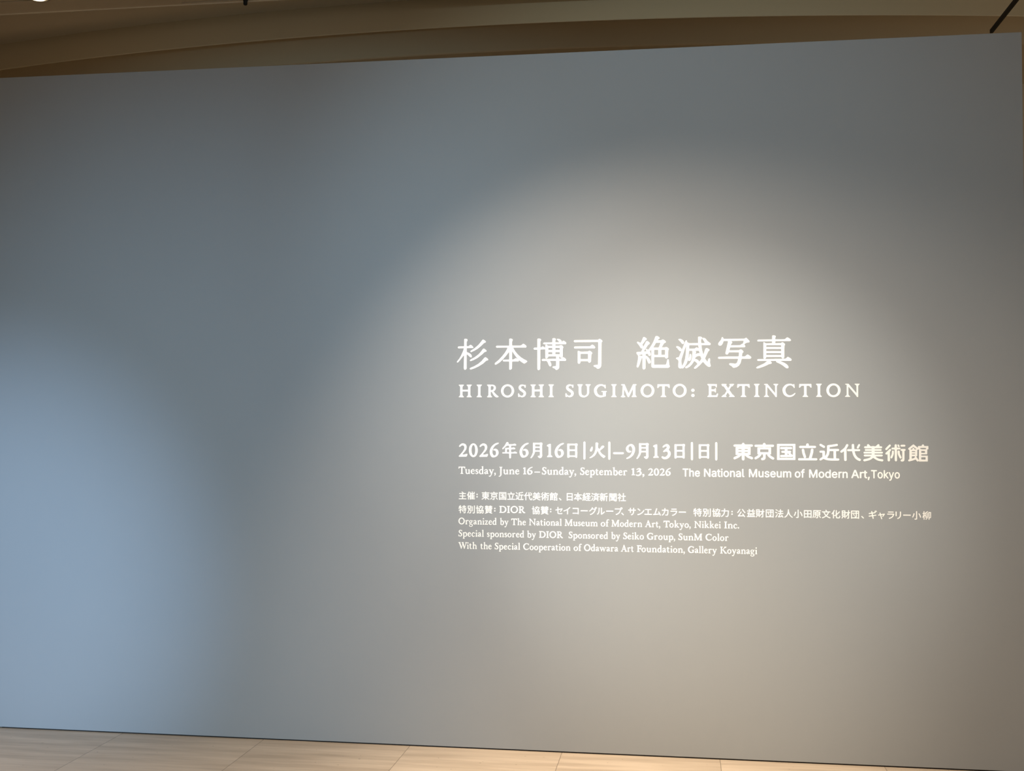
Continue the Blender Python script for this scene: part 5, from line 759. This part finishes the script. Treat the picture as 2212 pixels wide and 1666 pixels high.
('fA',-0.1525,1.0458,4.013e-05,4.447e-05,'letter'),
('fr',-0.1214,1.0458,4.013e-05,4.447e-05,'letter'),
('ft',-0.1031,1.0458,4.013e-05,4.447e-05,'letter'),
('f,',-0.0884,1.0458,4.013e-05,4.447e-05,'punctuation_mark'),
('fT',-0.0679,1.0458,4.175e-05,4.447e-05,'letter'),
('fo',-0.0409,1.0458,4.175e-05,4.447e-05,'letter'),
('fk',-0.019,1.0458,4.175e-05,4.447e-05,'letter'),
('fy',0.0048,1.0458,4.175e-05,4.447e-05,'letter'),
('fo',0.0279,1.0458,4.175e-05,4.447e-05,'letter'),
('f,',0.0495,1.0458,4.175e-05,4.447e-05,'punctuation_mark'),
('fN',0.0718,1.0458,3.99e-05,4.447e-05,'letter'),
('fi',0.1061,1.0458,3.99e-05,4.447e-05,'letter'),
('fk',0.1174,1.0458,3.99e-05,4.447e-05,'letter'),
('fk',0.1408,1.0458,3.99e-05,4.447e-05,'letter'),
('fe',0.1641,1.0458,3.99e-05,4.447e-05,'letter'),
('fi',0.1825,1.0458,3.99e-05,4.447e-05,'letter'),
('fI',0.2071,1.0458,4.396e-05,4.447e-05,'letter'),
('fn',0.2222,1.0458,4.396e-05,4.447e-05,'letter'),
('fc',0.2479,1.0458,4.396e-05,4.447e-05,'letter'),
('f.',0.2675,1.0458,4.396e-05,4.447e-05,'punctuation_mark'),
]),
('english_sponsor_lettering','small white serif line beginning Special sponsored by, second of the three English credit lines','lettering','white vinyl lettering on the grey wall',[
('fS',-1.0267,0.9887,4.111e-05,4.443e-05,'letter'),
('fp',-1.0064,0.9887,4.111e-05,4.443e-05,'letter'),
('fe',-0.9831,0.9887,4.111e-05,4.443e-05,'letter'),
('fc',-0.9641,0.9887,4.111e-05,4.443e-05,'letter'),
('fi',-0.9456,0.9887,4.111e-05,4.443e-05,'letter'),
('fa',-0.9338,0.9887,4.111e-05,4.443e-05,'letter'),
('fl',-0.9149,0.9887,4.111e-05,4.443e-05,'letter'),
('fs',-0.8901,0.9887,4.087e-05,4.443e-05,'letter'),
('fp',-0.8757,0.9887,4.087e-05,4.443e-05,'letter'),
('fo',-0.8525,0.9887,4.087e-05,4.443e-05,'letter'),
('fn',-0.8311,0.9887,4.087e-05,4.443e-05,'letter'),
('fs',-0.8071,0.9887,4.087e-05,4.443e-05,'letter'),
('fo',-0.7928,0.9887,4.087e-05,4.443e-05,'letter'),
('fr',-0.7713,0.9887,4.087e-05,4.443e-05,'letter'),
('fe',-0.7526,0.9887,4.087e-05,4.443e-05,'letter'),
('fd',-0.7338,0.9887,4.087e-05,4.443e-05,'letter'),
('fb',-0.7001,0.9887,3.985e-05,4.443e-05,'letter'),
('fy',-0.6785,0.9887,3.985e-05,4.443e-05,'letter'),
('fD',-0.6439,0.9887,4.354e-05,4.443e-05,'letter'),
('fI',-0.6101,0.9887,4.354e-05,4.443e-05,'letter'),
('fO',-0.5952,0.9887,4.354e-05,4.443e-05,'letter'),
('fR',-0.5604,0.9887,4.354e-05,4.443e-05,'letter'),
('fS',-0.5053,0.9887,4.111e-05,4.443e-05,'letter'),
('fp',-0.485,0.9887,4.111e-05,4.443e-05,'letter'),
('fo',-0.4616,0.9887,4.111e-05,4.443e-05,'letter'),
('fn',-0.4401,0.9887,4.111e-05,4.443e-05,'letter'),
('fs',-0.416,0.9887,4.111e-05,4.443e-05,'letter'),
('fo',-0.4016,0.9887,4.111e-05,4.443e-05,'letter'),
('fr',-0.38,0.9887,4.111e-05,4.443e-05,'letter'),
('fe',-0.3612,0.9887,4.111e-05,4.443e-05,'letter'),
('fd',-0.3423,0.9887,4.111e-05,4.443e-05,'letter'),
('fb',-0.3075,0.9887,3.901e-05,4.443e-05,'letter'),
('fy',-0.2863,0.9887,3.901e-05,4.443e-05,'letter'),
('fS',-0.2525,0.9887,4.15e-05,4.443e-05,'letter'),
('fe',-0.232,0.9887,4.15e-05,4.443e-05,'letter'),
('fi',-0.2128,0.9887,4.15e-05,4.443e-05,'letter'),
('fk',-0.201,0.9887,4.15e-05,4.443e-05,'letter'),
('fo',-0.1767,0.9887,4.15e-05,4.443e-05,'letter'),
('fG',-0.1436,0.9887,4.25e-05,4.443e-05,'letter'),
('fr',-0.1111,0.9887,4.25e-05,4.443e-05,'letter'),
('fo',-0.0917,0.9887,4.25e-05,4.443e-05,'letter'),
('fu',-0.0694,0.9887,4.25e-05,4.443e-05,'letter'),
('fp',-0.0451,0.9887,4.25e-05,4.443e-05,'letter'),
('f,',-0.0212,0.9887,4.25e-05,4.443e-05,'punctuation_mark'),
('fS',-0,0.9887,4.236e-05,4.443e-05,'letter'),
('fu',0.0209,0.9887,4.236e-05,4.443e-05,'letter'),
('fn',0.0451,0.9887,4.236e-05,4.443e-05,'letter'),
('fM',0.0699,0.9887,4.236e-05,4.443e-05,'letter'),
('fC',0.1226,0.9887,4.183e-05,4.443e-05,'letter'),
('fo',0.1536,0.9887,4.183e-05,4.443e-05,'letter'),
('fl',0.1755,0.9887,4.183e-05,4.443e-05,'letter'),
('fo',0.1876,0.9887,4.183e-05,4.443e-05,'letter'),
('fr',0.2095,0.9887,4.183e-05,4.443e-05,'letter'),
]),
('english_cooperation_lettering','small white serif line beginning With the Special Cooperation, lowest of all the text lines','lettering','white vinyl lettering on the grey wall',[
('fW',-1.0264,0.9311,4.008e-05,4.44e-05,'letter'),
('fi',-0.9861,0.9311,4.008e-05,4.44e-05,'letter'),
('ft',-0.9746,0.9311,4.008e-05,4.44e-05,'letter'),
('fh',-0.9597,0.9311,4.008e-05,4.44e-05,'letter'),
('ft',-0.9213,0.9311,3.916e-05,4.44e-05,'letter'),
('fh',-0.9067,0.9311,3.916e-05,4.44e-05,'letter'),
('fe',-0.8837,0.9311,3.916e-05,4.44e-05,'letter'),
('fS',-0.8536,0.9311,4.083e-05,4.44e-05,'letter'),
('fp',-0.8335,0.9311,4.083e-05,4.44e-05,'letter'),
('fe',-0.8103,0.9311,4.083e-05,4.44e-05,'letter'),
('fc',-0.7914,0.9311,4.083e-05,4.44e-05,'letter'),
('fi',-0.773,0.9311,4.083e-05,4.44e-05,'letter'),
('fa',-0.7614,0.9311,4.083e-05,4.44e-05,'letter'),
('fl',-0.7426,0.9311,4.083e-05,4.44e-05,'letter'),
('fC',-0.7183,0.9311,4.068e-05,4.44e-05,'letter'),
('fo',-0.6881,0.9311,4.068e-05,4.44e-05,'letter'),
('fo',-0.6668,0.9311,4.068e-05,4.44e-05,'letter'),
('fp',-0.6455,0.9311,4.068e-05,4.44e-05,'letter'),
('fe',-0.6224,0.9311,4.068e-05,4.44e-05,'letter'),
('fr',-0.6036,0.9311,4.068e-05,4.44e-05,'letter'),
('fa',-0.585,0.9311,4.068e-05,4.44e-05,'letter'),
('ft',-0.5663,0.9311,4.068e-05,4.44e-05,'letter'),
('fi',-0.5512,0.9311,4.068e-05,4.44e-05,'letter'),
('fo',-0.5395,0.9311,4.068e-05,4.44e-05,'letter'),
('fn',-0.5182,0.9311,4.068e-05,4.44e-05,'letter'),
('fo',-0.482,0.9311,4.412e-05,4.44e-05,'letter'),
('ff',-0.4589,0.9311,4.412e-05,4.44e-05,'letter'),
('fO',-0.4336,0.9311,4.046e-05,4.44e-05,'letter'),
('fd',-0.4013,0.9311,4.046e-05,4.44e-05,'letter'),
('fa',-0.3797,0.9311,4.046e-05,4.44e-05,'letter'),
('fw',-0.3618,0.9311,4.046e-05,4.44e-05,'letter'),
('fa',-0.3292,0.9311,4.046e-05,4.44e-05,'letter'),
('fr',-0.3106,0.9311,4.046e-05,4.44e-05,'letter'),
('fa',-0.2921,0.9311,4.046e-05,4.44e-05,'letter'),
('fA',-0.2629,0.9311,3.784e-05,4.44e-05,'letter'),
('fr',-0.2336,0.9311,3.784e-05,4.44e-05,'letter'),
('ft',-0.2163,0.9311,3.784e-05,4.44e-05,'letter'),
('fF',-0.1896,0.9311,4.303e-05,4.44e-05,'letter'),
('fo',-0.1685,0.9311,4.303e-05,4.44e-05,'letter'),
('fu',-0.1459,0.9311,4.303e-05,4.44e-05,'letter'),
('fn',-0.1213,0.9311,4.303e-05,4.44e-05,'letter'),
('fd',-0.0961,0.9311,4.303e-05,4.44e-05,'letter'),
('fa',-0.0731,0.9311,4.303e-05,4.44e-05,'letter'),
('ft',-0.0533,0.9311,4.303e-05,4.44e-05,'letter'),
('fi',-0.0373,0.9311,4.303e-05,4.44e-05,'letter'),
('fo',-0.025,0.9311,4.303e-05,4.44e-05,'letter'),
('fn',-0.0025,0.9311,4.303e-05,4.44e-05,'letter'),
('f,',0.0225,0.9311,4.303e-05,4.44e-05,'punctuation_mark'),
('fG',0.043,0.9311,4.061e-05,4.44e-05,'letter'),
('fa',0.074,0.9311,4.061e-05,4.44e-05,'letter'),
('fl',0.0926,0.9311,4.061e-05,4.44e-05,'letter'),
('fl',0.1043,0.9311,4.061e-05,4.44e-05,'letter'),
('fe',0.116,0.9311,4.061e-05,4.44e-05,'letter'),
('fr',0.1347,0.9311,4.061e-05,4.44e-05,'letter'),
('fy',0.1526,0.9311,4.061e-05,4.44e-05,'letter'),
('fK',0.1883,0.9311,4.06e-05,4.44e-05,'letter'),
('fo',0.2199,0.9311,4.06e-05,4.44e-05,'letter'),
('fy',0.2405,0.9311,4.06e-05,4.44e-05,'letter'),
('fa',0.263,0.9311,4.06e-05,4.44e-05,'letter'),
('fn',0.2816,0.9311,4.06e-05,4.44e-05,'letter'),
('fa',0.3054,0.9311,4.06e-05,4.44e-05,'letter'),
('fg',0.3241,0.9311,4.06e-05,4.44e-05,'letter'),
('fi',0.3443,0.9311,4.06e-05,4.44e-05,'letter'),
]),
]


def glyph_mesh(key):
    cu = bpy.data.curves.new('glyph', 'CURVE')
    cu.dimensions = '2D'
    cu.fill_mode = 'BOTH'
    for c in GLYPHS[key]:
        v = [int(t) for t in c.split()]
        sp = cu.splines.new('POLY')
        sp.points.add(len(v) // 2 - 1)
        for i in range(len(v) // 2):
            sp.points[i].co = (v[2 * i], v[2 * i + 1], 0, 1)
        sp.use_cyclic_u = True
    cu.extrude = 1.0
    tmp = bpy.data.objects.new('glyph', cu)
    me = bpy.data.meshes.new_from_object(tmp)
    bpy.data.objects.remove(tmp)
    bpy.data.curves.remove(cu)
    # lie the glyph on the wall: x along the wall, y up, thickness towards the room
    me.transform(Matrix(((1, 0, 0, 0), (0, 0, 0.0003, 0), (0, 1, 0, 0), (0, 0, 0, 1))))
    me.materials.clear()
    me.materials.append(M_WHITE)
    return me


meshes = {}
for name, label, cat, group, parts in LINES:
    x0 = parts[0][1]
    z0 = min(p[2] for p in parts)
    root = bpy.data.objects.new(name, None)
    root.empty_display_size = 0.05
    C.objects.link(root)
    root.location = (x0, -0.0004, z0)
    tag(root, label, cat, group)
    for key, x, z, sx, sz, part in parts:
        if key not in meshes:
            meshes[key] = glyph_mesh(key)
        o = bpy.data.objects.new(part, meshes[key])
        C.objects.link(o)
        o.parent = root
        o.location = (x - x0, 0, z - z0)
        o.scale = (sx, 1, sz)
